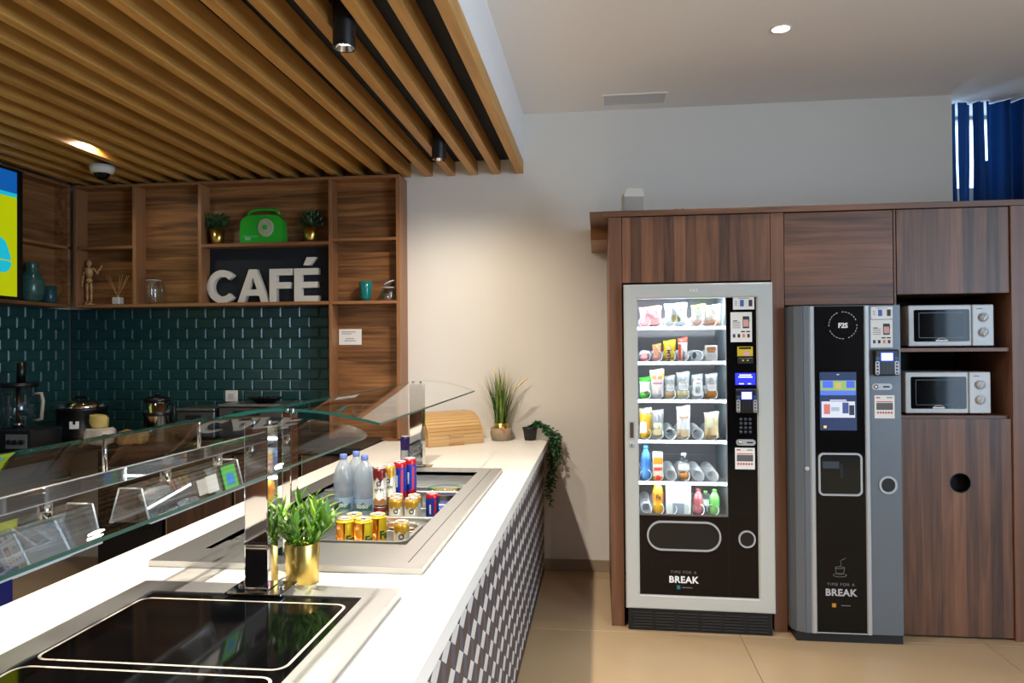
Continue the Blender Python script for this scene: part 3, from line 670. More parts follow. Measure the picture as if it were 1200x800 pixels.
shapes = {'white_tile': [(-TW, 0), (0, -TH), (TW, 0), (0, TH)], 'slate_tile': [(-TW, 0), (-TW, -TS), (0, -TH - TS), (0, -TH)], 'brown_tile': [(0, -TH), (0, -TH - TS), (TW, -TS), (TW, 0)]}
tmat = {'white_tile': M_wtile, 'slate_tile': M_slate, 'brown_tile': M_brown}
base = {k: mesh_of(plaque(shrink(v)), k, tmat[k]) for k, v in shapes.items()}
loY, hiY, loZ, hiZ = .51, YB - .014, .036, ZT - .047
for r in range(-2, 9):
    zc = .757 + .0983 - r * .0983
    for k in range(-12, 31):
        yc = 1.661 + k * 2 * TW + (TW if r % 2 == 0 else 0)
        for nm, sh in shapes.items():
            pl = [(yc + y, zc + z) for y, z in shrink(sh)]; cl = clip(pl, loY, hiY, loZ, hiZ)
            if not cl: continue
            if cl == pl or all(abs(a[0] - b[0]) + abs(a[1] - b[1]) < 1e-6 for a, b in zip(sorted(cl), sorted(pl))) and len(cl) == 4:
                put(nm, base[nm], sc_, (PX + .9, yc - 2, zc))
            else:
                ar = abs(sum(cl[i - 1][0] * cl[i][1] - cl[i][0] * cl[i - 1][1] for i in range(len(cl)))) / 2
                if ar > 1.5e-4: obj(nm, plaque([(y - yc, z - zc) for y, z in cl]), tmat[nm], sc_, (PX + .9, yc - 2, zc))

# ---- drinks well
wx, wy = (WX0 + WX1) / 2, (WY0 + WY1) / 2
wl_ = thing('drinks_well', 'sunken stainless steel well with drinks, set in the white worktop', 'cold well', (wx, wy, ZT))
def wbox(name, x0, x1, y0, y1, z0, z1, m, bev=.001): return obj(name, box(x0 - wx, x1 - wx, y0 - wy, y1 - wy, z0 - ZT, z1 - ZT, bev), m, wl_)
FZ = ZT + .018
fr = frame_xy(WX0 - wx, WX1 - wx, WY0 - wy, WY1 - wy, (.09, .135, .105, .12), .0005, FZ - ZT)
obj('flange', fr, M_steel2, wl_)
wbox('flange_groove', WX1 - .052, WX1 - .049, WY0 + .05, WY1 - .05, FZ, FZ + .0006, mat('groove_dark', '3A3A3A', .5), 0)
ix0, ix1, iy0, iy1 = WX0 + .09, WX1 - .105, WY0 + .135, WY1 - .12
PF = .775
wbox('side_wall', ix0 - .002, ix0, iy0, iy1, PF, FZ - .001, M_steel2); wbox('side_wall', ix1, ix1 + .002, iy0, iy1, PF, FZ - .001, M_steel2)
wbox('end_wall', ix0, ix1, iy0 - .002, iy0, PF, FZ - .001, M_steel); wbox('end_wall', ix0, ix1, iy1, iy1 + .002, PF, FZ - .001, M_steel)
wbox('floor_tray', ix0, ix1, iy0, iy1, PF - .003, PF, M_steel2)
wbox('front_ledge', ix0, ix1, iy0, iy0 + .14, FZ - .016, FZ - .012, M_steel)
for y in (2.575, 3.05): wbox('cross_bar', ix0, ix1, y, y + .022, FZ - .028, FZ - .012, M_steel)
wbox('long_bar', ix0 + .045, ix0 + .06, iy0, iy1, FZ - .03, FZ - .016, M_steel2)
wbox('long_bar', ix0 + .10, ix0 + .118, iy0, iy1, FZ - .036, FZ - .02, M_steel2)
rim = ring(rrect(.44, .26, .04), rrect(.41, .23, .03), 0, .012); obj('pan_rim', xf(rim, (-.845 - wx, 2.44 - wy, FZ - .030 - ZT), (-PI / 2, 0, 0)), M_steel, wl_)
wbox('rear_step', ix0, ix1, 3.40, iy1, PF, FZ - .06, M_steel)

for (x0, x1, y0, y1, h_) in ((-.93, -.61, 2.33, 2.54, .040), (-.802, -.67, 2.66, 2.805, .048), (-.712, ix1 - .002, 2.86, 3.115, .020), (-.795, ix1 - .002, 3.175, 3.365, .020)):
    wbox('pan_insert', x0, x1, y0, y1, PF, PF + h_, M_steel)
# ---- cans
def can(x, y, z, kind, label, h=.115, r=.0265, rz=0):
    t = thing('drink_can', label, 'can', (x, y, z), rz, 'drink cans in the steel well')
    c = {'orange': ('E8871A', 'E2C021'), 'coffee_gold': ('D9D2BC', 'C8952C'), 'coffee_red': ('DAD3C4', '7A2320'), 'blue_red': ('2440B0', 'C01E2A'), 'red': ('B81F2B', 'B81F2B')}[kind]
    m0, m1 = mat('can_' + kind + '_low', c[0], .28, .35), mat('can_' + kind + '_top', c[1], .28, .35)
    cut = {'orange': .9, 'coffee_gold': .86, 'coffee_red': .86, 'blue_red': .84, 'red': .5}[kind]
    lo = .16 if kind == 'blue_red' else 0
    pr = [(r * .78, 0), (r, .007), (r, .007 + lo * h), (r, h * cut), (r, h - .012), (r * .86, h - .003)]
    obj('body', lathe(pr, 24, True, [1, 1 if lo else 0, 0, 1, 1]), [m0, m1], t)
    obj('lid', lathe([(r * .86, h - .003), (r * .88, h), (r * .80, h), (r * .78, h - .004), (0, h - .004)], 24, False), mat('can_lid', 'D6D6D4', .35, .4), t)
    obj('pull_tab', box(-.008, .008, -.012, .006, h - .003, h - .0015, .0005), M_chrome, t)
    if kind == 'orange':
        yl = wrap(box(.002, .044, -.0004, 0, .009, h - .014), r); obj('yellow_side', yl, m1, t)
        obj('lettering', wrap(xf(text_bm('Fa', .038, .0003, .0012), (.021, -.0008, .034)), r), mat('can_green_print', '0C4A2C', .5), t)
        obj('fruit_mark', wrap(xf(lathe([(0, 0), (.013, .0004)], 16, False), (-.016, -.0004, .07), (PI / 2, 0, 0)), r), mat('fruit_orange', 'F0A030', .4), t)
    elif kind.startswith('coffee'):
        zz = [(-.030, .76 * h), (-.018, .66 * h), (-.006, .76 * h), (.008, .62 * h), (.022, .75 * h), (.030, .72 * h), (.030, .875 * h), (-.030, .875 * h)]
        obj('colour_peak', wrap(prism(zz, -.0004, 0), r), m1, t)
        em = wrap(ring(rrect(.018, .018, .0085), rrect(.011, .011, .005), -.0012, -.0005), r); obj('emblem', xf(em, (0, 0, .60 * h)), mat('can_navy_print', '1C2440', .5), t)
        if h > .12:
            obj('lettering', wrap(xf(text_bm('COFFEE', .0105, .0002, .0003), (0, -.0006, .42 * h)), r), mat('can_dark_print', '4A4240', .5), t)
            obj('swirl_mark', wrap(prism([(-.03, .06 * h), (.03, .06 * h), (.03, .16 * h), (.015, .22 * h), (0, .17 * h), (-.015, .24 * h), (-.03, .15 * h)], -.0004, 0), r), mat('can_caramel', 'C08A5C', .4), t)
    elif kind == 'blue_red':
        obj('stripe', wrap(prism([(.004, .2 * h), (.014, .2 * h), (.016, .8 * h), (.006, .8 * h)], -.0004, 0), r), mat('can_red_print', 'D0303A', .5), t)
        obj('stripe', wrap(prism([(-.014, .35 * h), (-.008, .35 * h), (-.008, .65 * h), (-.014, .65 * h)], -.0004, 0), r), M_txtw, t)
    return t
P0 = PF + .0005
# front pan: orange cans and one coffee can
for i, (x, y, lab) in enumerate(((-.860, 2.40, 'front left orange soda can nearest the gold pot plant'), (-.795, 2.40, 'front right orange soda can in the near pan'), (-.850, 2.465, 'orange soda can at the back left of the orange group'), (-.768, 2.47, 'orange soda can at the back right of the orange group'))):
    can(x, y, P0 + .04, 'orange', lab, .115, .0305, (.28, .30, .25, .35)[i])
can(-.655, 2.37, P0 + .04, 'coffee_gold', 'lone gold and white coffee can in the near pan', .115, .0265, .2)
for x, y, lab in ((-.768, 2.70, 'short gold coffee can, front left of the second row'), (-.708, 2.70, 'short gold coffee can, front right of the second row'), (-.783, 2.765, 'short gold coffee can behind the front left one'), (-.714, 2.765, 'short gold coffee can behind the front right one')):
    can(x, y, P0 + .048, 'coffee_gold', lab, .115, .0265, .25)
can(-.674, 2.90, P0 + .02, 'blue_red', 'short blue and red can right of the gold coffee cans', .125, .0265, .3)
# stacked coffee cans left of them
can(-.852, 2.77, P0 + .0, 'coffee_red', 'brown coffee can at the bottom of the front stack', .115, .0265, .2)
can(-.852, 2.77, P0 + .116, 'coffee_red', 'tall brown topped coffee can on top of the front stack', .150, .0265, .15)
can(-.832, 2.83, P0 + .0, 'coffee_gold', 'gold coffee can at the bottom of the second stack', .115, .0265, .2)
can(-.832, 2.83, P0 + .116, 'coffee_gold', 'tall gold topped coffee can on the second stack', .150, .0265, .1)
can(-.806, 2.895, P0 + .0, 'blue_red', 'blue and red can at the bottom of the third stack', .115, .0265, .2)
can(-.806, 2.895, P0 + .116, 'blue_red', 'tall blue and red energy can, left of the pair', .155, .0265, .2)
can(-.780, 2.955, P0 + .0, 'blue_red', 'blue and red can at the bottom of the rearmost stack', .115, .0265, .2)
can(-.780, 2.955, P0 + .116, 'blue_red', 'tall blue and red energy can, right of the pair', .160, .0265, .4)
# ---- water bottles
def bottle(x, y, label, h=.292):
    t = thing('water_bottle', label, 'bottle', (x, y, P0), 0, 'water bottles in the steel well')
    r = .041
    pr = [(r * .6, .003), (r * .92, .0), (r, .012), (r, .05), (r * .96, .056), (r, .062), (r, .115)]
    for k in range(6): pr += [(r * (.95 if k % 2 == 0 else 1.0), .122 + k * .0095)]
    pr += [(r, .185), (r * .97, .205), (r * .82, .228), (r * .58, .248), (r * .36, .262), (.0125, .268), (.0125, .275)]
    obj('body', lathe([(q[0], q[1] * h / .292) for q in pr], 32, False), M_pet, t, smooth=True)
    obj('water', lathe([(0, .006), (r * .88, .006), (r * .94, .02), (r * .92, .18), (r * .75, .225), (r * .4, .252), (0, .253)], 24, False), glass('bottled_water', (.93, .97, 1), .5, .03), t)
    obj('cap', lathe([(.0145, .268), (.0150, .27), (.0150, .286), (.0135, .289), (0, .289)], 24), mat('cap_blue', '6F86C8', .4), t)
    lb = obj('label_band', lathe([(r * 1.006, .062), (r * 1.008, .064), (r * 1.008, .112), (r * 1.006, .114)], 32, False), mat('bottle_label_blue', 'A8C4E6', .35), t)
    obj('mountain_print', wrap(prism([(-.045, .066), (-.045, .078), (-.025, .098), (-.012, .085), (.006, .102), (.025, .082), (.045, .092), (.045, .066)], -.0009, -.0004), r), mat('print_green_hill', '4F7F72', .4), lb)
    obj('lettering', wrap(xf(text_bm('fastio', .024, .0002, .0008), (0, -.0012, .078)), r), M_txtw, lb)
bottle(-.965, 2.93, 'water bottle in front at the right of the three'); bottle(-1.063, 2.95, 'water bottle at the left of the three'); bottle(-1.037, 3.035, 'water bottle standing behind the other two')
# ---- bowls and box in far pan
t = thing('salad_bowl', 'lidded round salad bowl at the far end of the well', 'bowl', (-.70, 3.27, P0 + .02))
obj('tub', lathe([(.065, 0), (.07, .004), (.085, .05), (.088, .052)], 32), M_blackp, t)
obj('filling', lathe([(.083, .05), (.06, .062), (0, .066)], 28, False), add_noise(mat('salad_mix', 'B5764A', .6), 40, .9), t)
obj('lid', lathe([(.089, .052), (.09, .058), (.075, .075), (.07, .078), (0, .08)], 32, False), M_clear, t)
b = bmesh.new()
obj('lid_label', xf(ring(rrect(.13, .13, .06), rrect(.10, .10, .045), 0, .0006), (0, 0, .0775), (-PI / 2, 0, 0)), mat('label_green', '6FA84A', .5), t)
t = thing('black_tray', 'small black food tray beside the salad bowl', 'tray', (-.86, 3.20, P0))
obj('tub', box(-.055, .055, -.07, .07, 0, .055, .008, 2), M_blackp, t); obj('film_lid', box(-.06, .06, -.075, .075, .0552, .059, .001), mat('film_grey', '4A4E52', .25), t)
for i, x in enumerate((-.635,)):
    t = thing('blue_carton', 'flat blue packs lying at the right of the well', 'carton', (x, 3.02, P0 + .02)); obj('box_body', box(-.05, .05, -.08, .08, 0, .05, .003), mat('carton_blue', '3A56A8', .4), t); obj('white_stripe', box(-.0505, .0505, -.01, .01, -.0002, .0505), M_txtw, t)
t = thing('purple_can', 'slim dark purple can beside the far glass support', 'can', (-1.02, 3.78, ZT)); obj('body', lathe([(.024, 0), (.028, .006), (.028, .14), (.024, .15)], 24), mat('can_purple', '3A2A6A', .3, .4), t); obj('lid', lathe([(.024, .15), (.025, .153), (.02, .151), (0, .15)], 20, False), M_lgrey, t)
obj('silver_band', wrap(box(-.02, .02, -.0006, 0, .03, .08), .028), M_lgrey, t)

# ---- hob
HX0, HX1, HY0, HY1 = -1.165, -.49, .62, 1.765
hb = thing('ceramic_hob', 'black glass warming hob with steel frame set in the near worktop', 'hob', ((HX0 + HX1) / 2, (HY0 + HY1) / 2, ZT))
hx, hy = (HX0 + HX1) / 2, (HY0 + HY1) / 2
obj('steel_frame', frame_xy(HX0 - hx, HX1 - hx, HY0 - hy, HY1 - hy, (.066, .06, .075, .075), .0005, .022), M_steel2, hb)
obj('glass_plate', box(HX0 + .066 - hx, HX1 - .075 - hx, HY0 + .06 - hy, HY1 - .075 - hy, .004, .0185), M_blackg, hb)
M_line = mat('hob_line', 'C9BEB0', .5)
for yc in (1.475, 1.095):
    ln = ring(rrect(.512, .355, .03, 8), rrect(.500, .343, .024, 8), 0, .0006)
    obj('zone_outline', xf(ln, (-.84 - hx, yc - hy, .0188), (-PI / 2, 0, 0)), M_line, hb)

# ---- curved glass guards, posts
def bend(x0, x1, z0, co, n=48):
    out = []
    for k in range(n + 1):
        d = (x0 - x1) * k / n; out.append((x0 - d, z0 + sum(c * d ** (q + 1) for q, c in enumerate(co))))
    return out
near = bend(-.618, -.985, 1.268, (.60626, -2.7358, 6.60843, -6.4318))
far = bend(-.675, -1.08, 1.272, (.36873, -.39064, -.73894))
def sheet(name, prof, y0, y1, sl0, sl1, label, rad, loc):
    """bent glass: profile in (x, z), slanting ends, front far corner rounded"""
    t = thing(name, label, 'glass guard', loc); P = prof; th = .008; x0 = P[0][0]; m = 6
    if rad:
        extra = []
        for i in range(1, 8):
            d = rad * (1 - math.cos(i / 8 * PI / 2)); k = next(j for j in range(len(P)) if x0 - P[j][0] >= d)
            f = (d - (x0 - P[k - 1][0])) / (P[k - 1][0] - P[k][0]); extra.append((x0 - d, P[k - 1][1] + (P[k][1] - P[k - 1][1]) * f))
        P = sorted(P + extra, key=lambda q: -q[0])
    n = len(P)
    def yend(x):
        d = x0 - x
        return y1 - sl1 * d - (rad - math.sqrt(max(0, rad * rad - (rad - d) ** 2)) if d < rad else 0)
    bm = bmesh.new(); top = []; bot = []
    for i, (x, z) in enumerate(P):
        a, b = P[max(0, i - 1)], P[min(n - 1, i + 1)]; tx, tz = b[0] - a[0], b[1] - a[1]; L = math.hypot(tx, tz); nx, nz = tz / L, -tx / L
        ys, ye = y0 - sl0 * (x0 - x), yend(x)
        top.append([bm.verts.new((x - loc[0], ys + (ye - ys) * j / m - loc[1], z - loc[2])) for j in range(m + 1)])
        bot.append([bm.verts.new((x - nx * th - loc[0], ys + (ye - ys) * j / m - loc[1], z - nz * th - loc[2])) for j in range(m + 1)])
    for i in range(n - 1):
        for j in range(m):
            f = bm.faces.new((top[i][j], top[i][j + 1], top[i + 1][j + 1], top[i + 1][j])); f.smooth = True
            f = bm.faces.new((bot[i][j], bot[i + 1][j], bot[i + 1][j + 1], bot[i][j + 1])); f.smooth = True; f.material_index = 1
    bmesh.ops.recalc_face_normals(bm, faces=bm.faces[:])
    eb = bmesh.new()
    def quad(pts, mi):
        f = eb.faces.new([eb.verts.new(p) for p in pts]); f.material_index = mi
    for i in range(n - 1):
        for j in (0, m): quad([v.co.copy() for v in (top[i][j], top[i + 1][j], bot[i + 1][j], bot[i][j])], 0 if j == 0 else 1)
    for i in (0, n - 1):
        for j in range(m): quad([v.co.copy() for v in (top[i][j], top[i][j + 1], bot[i][j + 1], bot[i][j])], 0)
    bmesh.ops.recalc_face_normals(eb, faces=eb.faces[:])
    obj('curved_sheet', bm, [M_sheet, M_sheet2], t); obj('polished_edge', eb, [M_gedge, M_gend], t)
    return t
gn = sheet('curved_glass_guard', near, .45, 1.95, 0, .55, 'near curved glass guard over the black hob', .055, (-.9, 1.2, 1.24))
gf = sheet('curved_glass_guard', far, 2.2, 3.94, .62, 0, 'far curved glass guard over the drinks well', 0, (-.9, 3.0, 1.24))
def post(x, y, z0, z1, label, w=.03, d=.03):
    t = thing('glass_support_post', label, 'post', (x, y, z0))
    obj('tube', box(-w, w, -d, d, .006, z1 - z0, .003, 2), M_chrome, t)
    obj('base_plate', box(-.072, .072, -.05, .05, 0, .006, .002), M_chrome, t)
    for sx_ in (-1, 1):
        obj('bolt', xf(lathe([(.008, 0), (.008, .003), (.004, .006), (0, .006)], 12), (sx_ * .052, 0, .006)), M_chrome, t)
        obj('glass_fixing', xf(cyl(.007, 0, .014, 12, .002), (sx_ * .02, 0, z1 - z0)), M_chrome, t)
    obj('collar', box(-w - .0015, w + .0015, -d - .0015, d + .0015, .115, .122), M_chrome, t)
HF = ZT + .0225
post(-.832, 1.725, HF, 1.3135, 'wide chrome post carrying the near glass, beside gold pot plant', .03, .03)
t = thing('glass_support_post', 'slim chrome post rising behind the gold pot plant', 'post', (-.90, 2.050, FZ + .0005))
PH = 1.3165 - FZ
obj('tube', box(-.014, .014, -.026, .026, .006, PH, .003, 2), M_chrome, t); obj('base_plate', box(-.05, .05, -.045, .045, 0, .006, .002), M_chrome, t)
for s in (-1, 1): obj('glass_fixing', xf(cyl(.006, 0, .013, 12, .002), (s * .008, 0, PH)), M_chrome, t)
post(-.942, 3.72, ZT, 1.3185, 'far chrome post at the end of the drinks well', .035, .03)

# ---- lamp hoods under near glass
lh = thing('lamp_rail', 'clear flat rail hanging under the near glass guard', 'rail', (-1.05, 1.4, 1.212))
obj('strip', box(-.003, .003, -.95, .70, 0, .030, .0), M_acr, lh)
for z in (0, .030): obj('rail_edge', box(-.0034, .0034, -.95, .70, z - .0008, z + .0008), M_lgrey, lh)
obj('end_cap', box(-.0034, .0034, .70, .703, 0, .030), M_lgrey, lh)
for y in (-.35, .05, .42): obj('hanger', xf(cyl(.005, .031, .11, 12), (0, y, 0)), M_chrome, lh)
def hood(y0, y1, label):
    t = thing('lamp_hood', label, 'lamp hood', (-1.075, (y0 + y1) / 2, 1.105)); h = (y1 - y0) / 2
    def shell(o): return [(-.052 - o, 0), (-.030 - o, .078 + o), (.026 + o, .078 + o), (.046 + o, 0)]
    pts = shell(0); bm = bmesh.new()
    V = [[bm.verts.new((x, y, z)) for x, z in pts] for y in (-h, h)]
    for k in range(3): bm.faces.new((V[0][k], V[1][k], V[1][k + 1], V[0][k + 1]))
    bm.faces.new(V[0]); bm.faces.new(V[1][::-1]); bmesh.ops.recalc_face_normals(bm, faces=bm.faces[:])
    obj('hood_shell', bm, M_acr, t)
    for a in ((pts[0], pts[3]),):
        for q in a: obj('rim_edge', xf(box(-.003, .003, -h, h, -.003, .003), (q[0], 0, 0)), M_lgrey, t)
    for y in (-h, h): obj('rim_edge', join(*[tube([(pts[k][0], y, pts[k][1]), (pts[k + 1][0], y, pts[k + 1][1])], .0022, 5) for k in range(3)]), M_lgrey, t)
    obj('lamp_tube', xf(lathe([(0, -.05), (.012, -.045), (.014, 0), (.012, .045), (0, .05)], 16), (0, -h + .09, .05), (PI / 2, 0, 0)), mat('lamp_ceramic', 'D8D2C8', .3), t)
    for y in (-h * .55, h * .55): obj('hanger', xf(cyl(.013, .078, .1068, 16), (.022, y, 0)), M_chrome, t)
    return t
t = hood(1.575, 2.02, 'clear lamp hood with painted reflection patches near the chrome post')
for (y, w, hh, c) in ((.06, .055, .045, 'C9C9C8'), (.012, .045, .04, 'B5B5B4'), (.155, .075, .07, '4FA04A')):  # coloured patches that imitate reflections on the hood's front face
    m = mat('hood_reflection_' + c, c, .6); o = obj('reflection_patch', box(0, .001, -w / 2, w / 2, -hh / 2, hh / 2), m, t, (.0405, y, .038), (0, -.25, 0))
    if hh > .05: obj('reflection_blob', box(.0011, .0016, -.02, .02, -.02, .012), mat('reflection_blue', '3A78B8', .6), o)
hood(.85, 1.41, 'clear lamp hood at the left edge of the picture')

# ---- plants and things on the counter
t = thing('potted_plant', 'leafy bright green plant in shiny gold pot on the near counter', 'plant', (-.782, 1.855, ZT))
obj('pot', lathe([(.040, 0), (.042, .002), (.0455, .105), (.044, .107), (.0425, .100), (0, .094)], 40), M_gold, t)
rnd = random.Random(11)
lms = [mesh_of(leaf_bm(.050, .0108, bd_), 'leaf', mm) for bd_ in (-.5, -.2, .1) for mm in (M_leaf, add_noise(mat('leaf_bright', '92BE3A', .4), 9, .3), add_noise(mat('leaf_mid', '487A28', .45), 9, .3))]
for s in range(24):
    a = rnd.uniform(0, 2 * PI); tilt = rnd.uniform(.05, .85); L = rnd.uniform(.085, .14) * (1.0 if tilt < .5 else .85)
    p0 = Vector((.02 * math.cos(a), .02 * math.sin(a), .09)); dr = Vector((math.sin(tilt) * math.cos(a), math.sin(tilt) * math.sin(a), math.cos(tilt)))
    if dr.y < -.1 and False: pass
    pts = [p0 + dr * L * s_ + Vector((0, 0, -.012 * s_ * s_)) for s_ in (0, .33, .66, 1)]
    obj('stem', tube(pts, .0014, 4), M_leaf, t)
    for k in range(11):
        f = .12 + .88 * k / 10; p = p0 + dr * L * f; az = a + k * 2.4 + rnd.uniform(-.4, .4); el = rnd.uniform(.25, 1.15)
        o = put('leaf', lms[rnd.randrange(9)], t); o.location = p
        d2 = (Vector((math.cos(az) * math.cos(el), math.sin(az) * math.cos(el), math.sin(el))) + dr * .6).normalized()
        yv = Vector((0, 0, 1)).cross(d2).normalized(); zv = d2.cross(yv); sc = rnd.uniform(.65, 1.15)
        o.rotation_euler = Matrix((d2, yv, zv)).transposed().to_euler(); o.scale = (sc, sc, sc)
# bread bin
t = thing('bread_bin', 'bamboo roll top bread bin on the counter by the wall', 'bread bin', (-.985, 4.66, ZT), .72)
Lb, Db, Hb = .40, .25, .20
pf = [(-Db / 2, 0)] + [(-Db / 2 + 0.0 + Db * .62 * (1 - math.cos(a * PI / 2 / 10)), .045 + (Hb - .045) * math.sin(a * PI / 2 / 10)) for a in range(11)] + [(Db / 2, Hb), (Db / 2, 0)]
for s in (-1, 1): obj('end_panel', xf(prism(pf, -.006, .006), (s * (Lb / 2 - .006), 0, 0), (0, 0, PI / 2)), M_bamboo, t)
# profile x maps to local y after turning, so front is -y
for k in range(1, 11):
    a, b2 = pf[k], pf[k + 1]
    ang = math.atan2(b2[1] - a[1], b2[0] - a[0]); L = math.hypot(b2[0] - a[0], b2[1] - a[1])
    obj('slat', xf(box(-Lb / 2 + .012, Lb / 2 - .012, .0008, L - .0012, -.006, -.0005, .0016), (0, a[0], a[1]), (ang, 0, 0)), M_bamboo, t)
obj('front_board', box(-Lb / 2 + .012, Lb / 2 - .012, -Db / 2 + .002, -Db / 2 + .012, .002, .045, .001), M_bamboo, t)
obj('back_board', box(-Lb / 2 + .012, Lb / 2 - .012, Db / 2 - .012, Db / 2 - .002, .002, Hb - .004), M_bamboo, t)
obj('top_board', box(-Lb / 2 + .012, Lb / 2 - .012, 0.03, Db / 2 - .012, Hb - .012, Hb - .001), M_bamboo, t)
obj('bottom_board', box(-Lb / 2 + .012, Lb / 2 - .012, -Db / 2 + .012, Db / 2 - .012, .002, .012), M_bamboo, t)
obj('handle', box(-.055, .055, -Db / 2 - .012, -Db / 2 + .001, .058, .07, .003), M_bamboo, t)
obj('handle', box(-.055, .055, -Db / 2 - .008, -Db / 2 + .001, .0, .012, .003), mat('bamboo_dark', 'B07C3E', .4), t)
# grass plant
t = thing('grass_plant', 'tall ornamental grass in round woven pot with gold rim', 'plant', (-.655, 4.852, ZT))
obj('pot', lathe([(.052, 0), (.066, .004), (.074, .05), (.07, .082), (.062, .084), (.058, .075), (0, .07)], 36), M_stone, t)
obj('gold_rim', lathe([(.05, .075), (.05, .115), (.047, .115), (.047, .08)], 32, False), M_gold, t)
obj('orange_tag', box(-.012, .012, -.0742, -.0725, .055, .08), mat('tag_orange', 'C0622A', .6), t, (.022, .004, 0))
rnd = random.Random(5)
for k in range(135):
    a = rnd.uniform(0, 2 * PI); tilt = abs(rnd.gauss(0, .27)); L = rnd.uniform(.2, .42); droop = rnd.uniform(.1, .5); lean = Vector((math.cos(a), math.sin(a) * .5, 0))
    bm = bmesh.new(); prev = None; side = Vector((0, 0, 1)).cross(lean).normalized(); b0 = Vector((rnd.uniform(-.035, .035), rnd.uniform(-.03, .03), .09))
    for i in range(6):
        s = i / 5; p = b0 + lean * (math.sin(tilt) * L * s + droop * .12 * s ** 3) + Vector((0, 0, L * s * math.cos(tilt) - droop * .06 * s ** 3)); p.y = min(p.y, .09); w = .0042 * (1 - s ** 2) + .0004
        cur = (bm.verts.new(p - side * w), bm.verts.new(p + side * w))
        if prev: f = bm.faces.new((prev[0], prev[1], cur[1], cur[0])); f.smooth = True
        prev = cur
    obj('grass_blade', bm, [M_blade, M_leafd][k % 3 == 0], t)
for (x, z, dx) in ((-.03, .40, -.015), (.035, .36, .02), (.08, .33, .11), (.0, .36, .0)):
    obj('pampas_plume', tube([(x * .3, 0, .1), (x * .7, 0, z * .7), (x, 0, z), (x + dx * .5, 0, z + .05), (x + dx, 0, z + .09)], 0, 7, radii=[.001, .0012, .004, .0085, .001]), M_pampas, t)
# black pot with trailing vine
t = thing('trailing_plant', 'trailing ivy in a small black pot hanging over the counter end', 'plant', (-.462, 4.862, ZT))
obj('pot', lathe([(.036, 0), (.038, .002), (.048, .072), (.052, .073), (.052, .085), (.047, .085), (.044, .075), (0, .07)], 28), mat('pot_black', '1B1A1A', .5), t)
rnd = random.Random(9)
lb = []; vines = []
lv = lambda: leaf_bm(rnd.uniform(.024, .038), rnd.uniform(.012, .018), rnd.uniform(-.4, .2), 3)
for k in range(9):
    drop = rnd.uniform(.2, .5) if k < 6 else rnd.uniform(.05, .16); ex = .152 + rnd.uniform(-.012, .045); ey = rnd.uniform(-.06, .05)
    pts = [(0, 0, .08), (.05, ey * .3, .105 + rnd.uniform(0, .02)), (.10, ey * .7, .085 + rnd.uniform(-.02, .02)), (ex, ey, .03)]
    nseg = 9
    for j in range(1, nseg + 1): pts.append((ex + .014 * math.sin(j * 1.1 + k) - .02 * j / nseg, ey + .012 * math.cos(j * .9 + k), .03 - drop * j / nseg))
    vines.append(tube(pts, .0013, 4))
    for a, b2 in zip(pts, pts[1:]):
        a, b2 = Vector(a), Vector(b2); n = max(4, int((b2 - a).length / .0062))
        for q in range(n):
            p = a.lerp(b2, q / n); b = lv(); az = rnd.uniform(0, 2 * PI)
            b.transform(Matrix.Translation(p) @ Matrix.Rotation(az, 4, 'Z') @ Matrix.Rotation(rnd.uniform(-.4, .9), 4, 'Y') @ Matrix.Rotation(rnd.uniform(-1, 1), 4, 'X')); lb.append(b)
obj('stems', join(*vines), M_vine, t)
f = join(*lb)
for v in f.verts: v.co.y = min(v.co.y, .085)
tag(obj('foliage', f, M_vine, t), kind='stuff')

# ================================================================== WOODEN WALL UNIT
F = 3.995
cb = thing('built_in_cabinet', 'dark walnut built in cabinet framing the vending machines and microwaves', 'cabinet', (1.1, F, 0))
def cp(name, x0, x1, y0, y1, z0, z1, m, label=None, bev=.0015):
    o = obj(name, box(x0 - 1.1, x1 - 1.1, y0 - F, y1 - F, z0, z1, bev), m, cb)
    if label: o['label'] = label
    return o
BKC = YB - .003
cp('side_panel', .055, .124, F, BKC, 0, 2.205, M_we); cp('divider', .902, .970, F, BKC, 0, 2.205, M_we)
cp('divider', 1.520, 1.531, F + .004, BKC, .0, 2.205, M_we); cp('side_panel', 2.078, 2.62, F - .012, BKC, 0, 2.205, M_we)
cp('top_board', .020, 2.66, F - .006, BKC, 2.207, 2.238, M_edgeh if False else M_wh)
cp('fascia_return', -.046, .054, 4.34, BKC, 2.135, 2.30, M_edgeh)
cp('top_return', -.046, .0195, F + .002, 4.338, 2.2075, 2.238, M_wh)
cp('cabinet_door', .1265, .9005, F + .002, F + .022, 1.848, 2.203, M_wv); cp('cabinet_door', .973, 1.5175, F + .006, F + .026, 1.716, 2.203, M_wh)
cp('cabinet_door', 1.5335, 2.0755, F + .000, F + .020, 1.764, 2.203, M_wv)
cp('shelf', 1.533, 2.076, F + .008, BKC, 1.466, 1.486, M_wh); cp('shelf', 1.533, 2.076, F + .02, BKC, 1.118, 1.138, M_wh)
cp('compartment_back', 1.533, 2.076, 4.60, 4.61, 1.138, 1.76, mat('compartment_grey', '4A5058', .6)); cp('compartment_top', 1.533, 2.076, F + .024, 4.6, 1.765, 1.785, M_wh)
cp('niche_back', .126, .90, 4.9, 4.91, 0, 2.2, M_we); cp('niche_back', .972, 1.518, 4.9, 4.91, 0, 2.2, M_we)
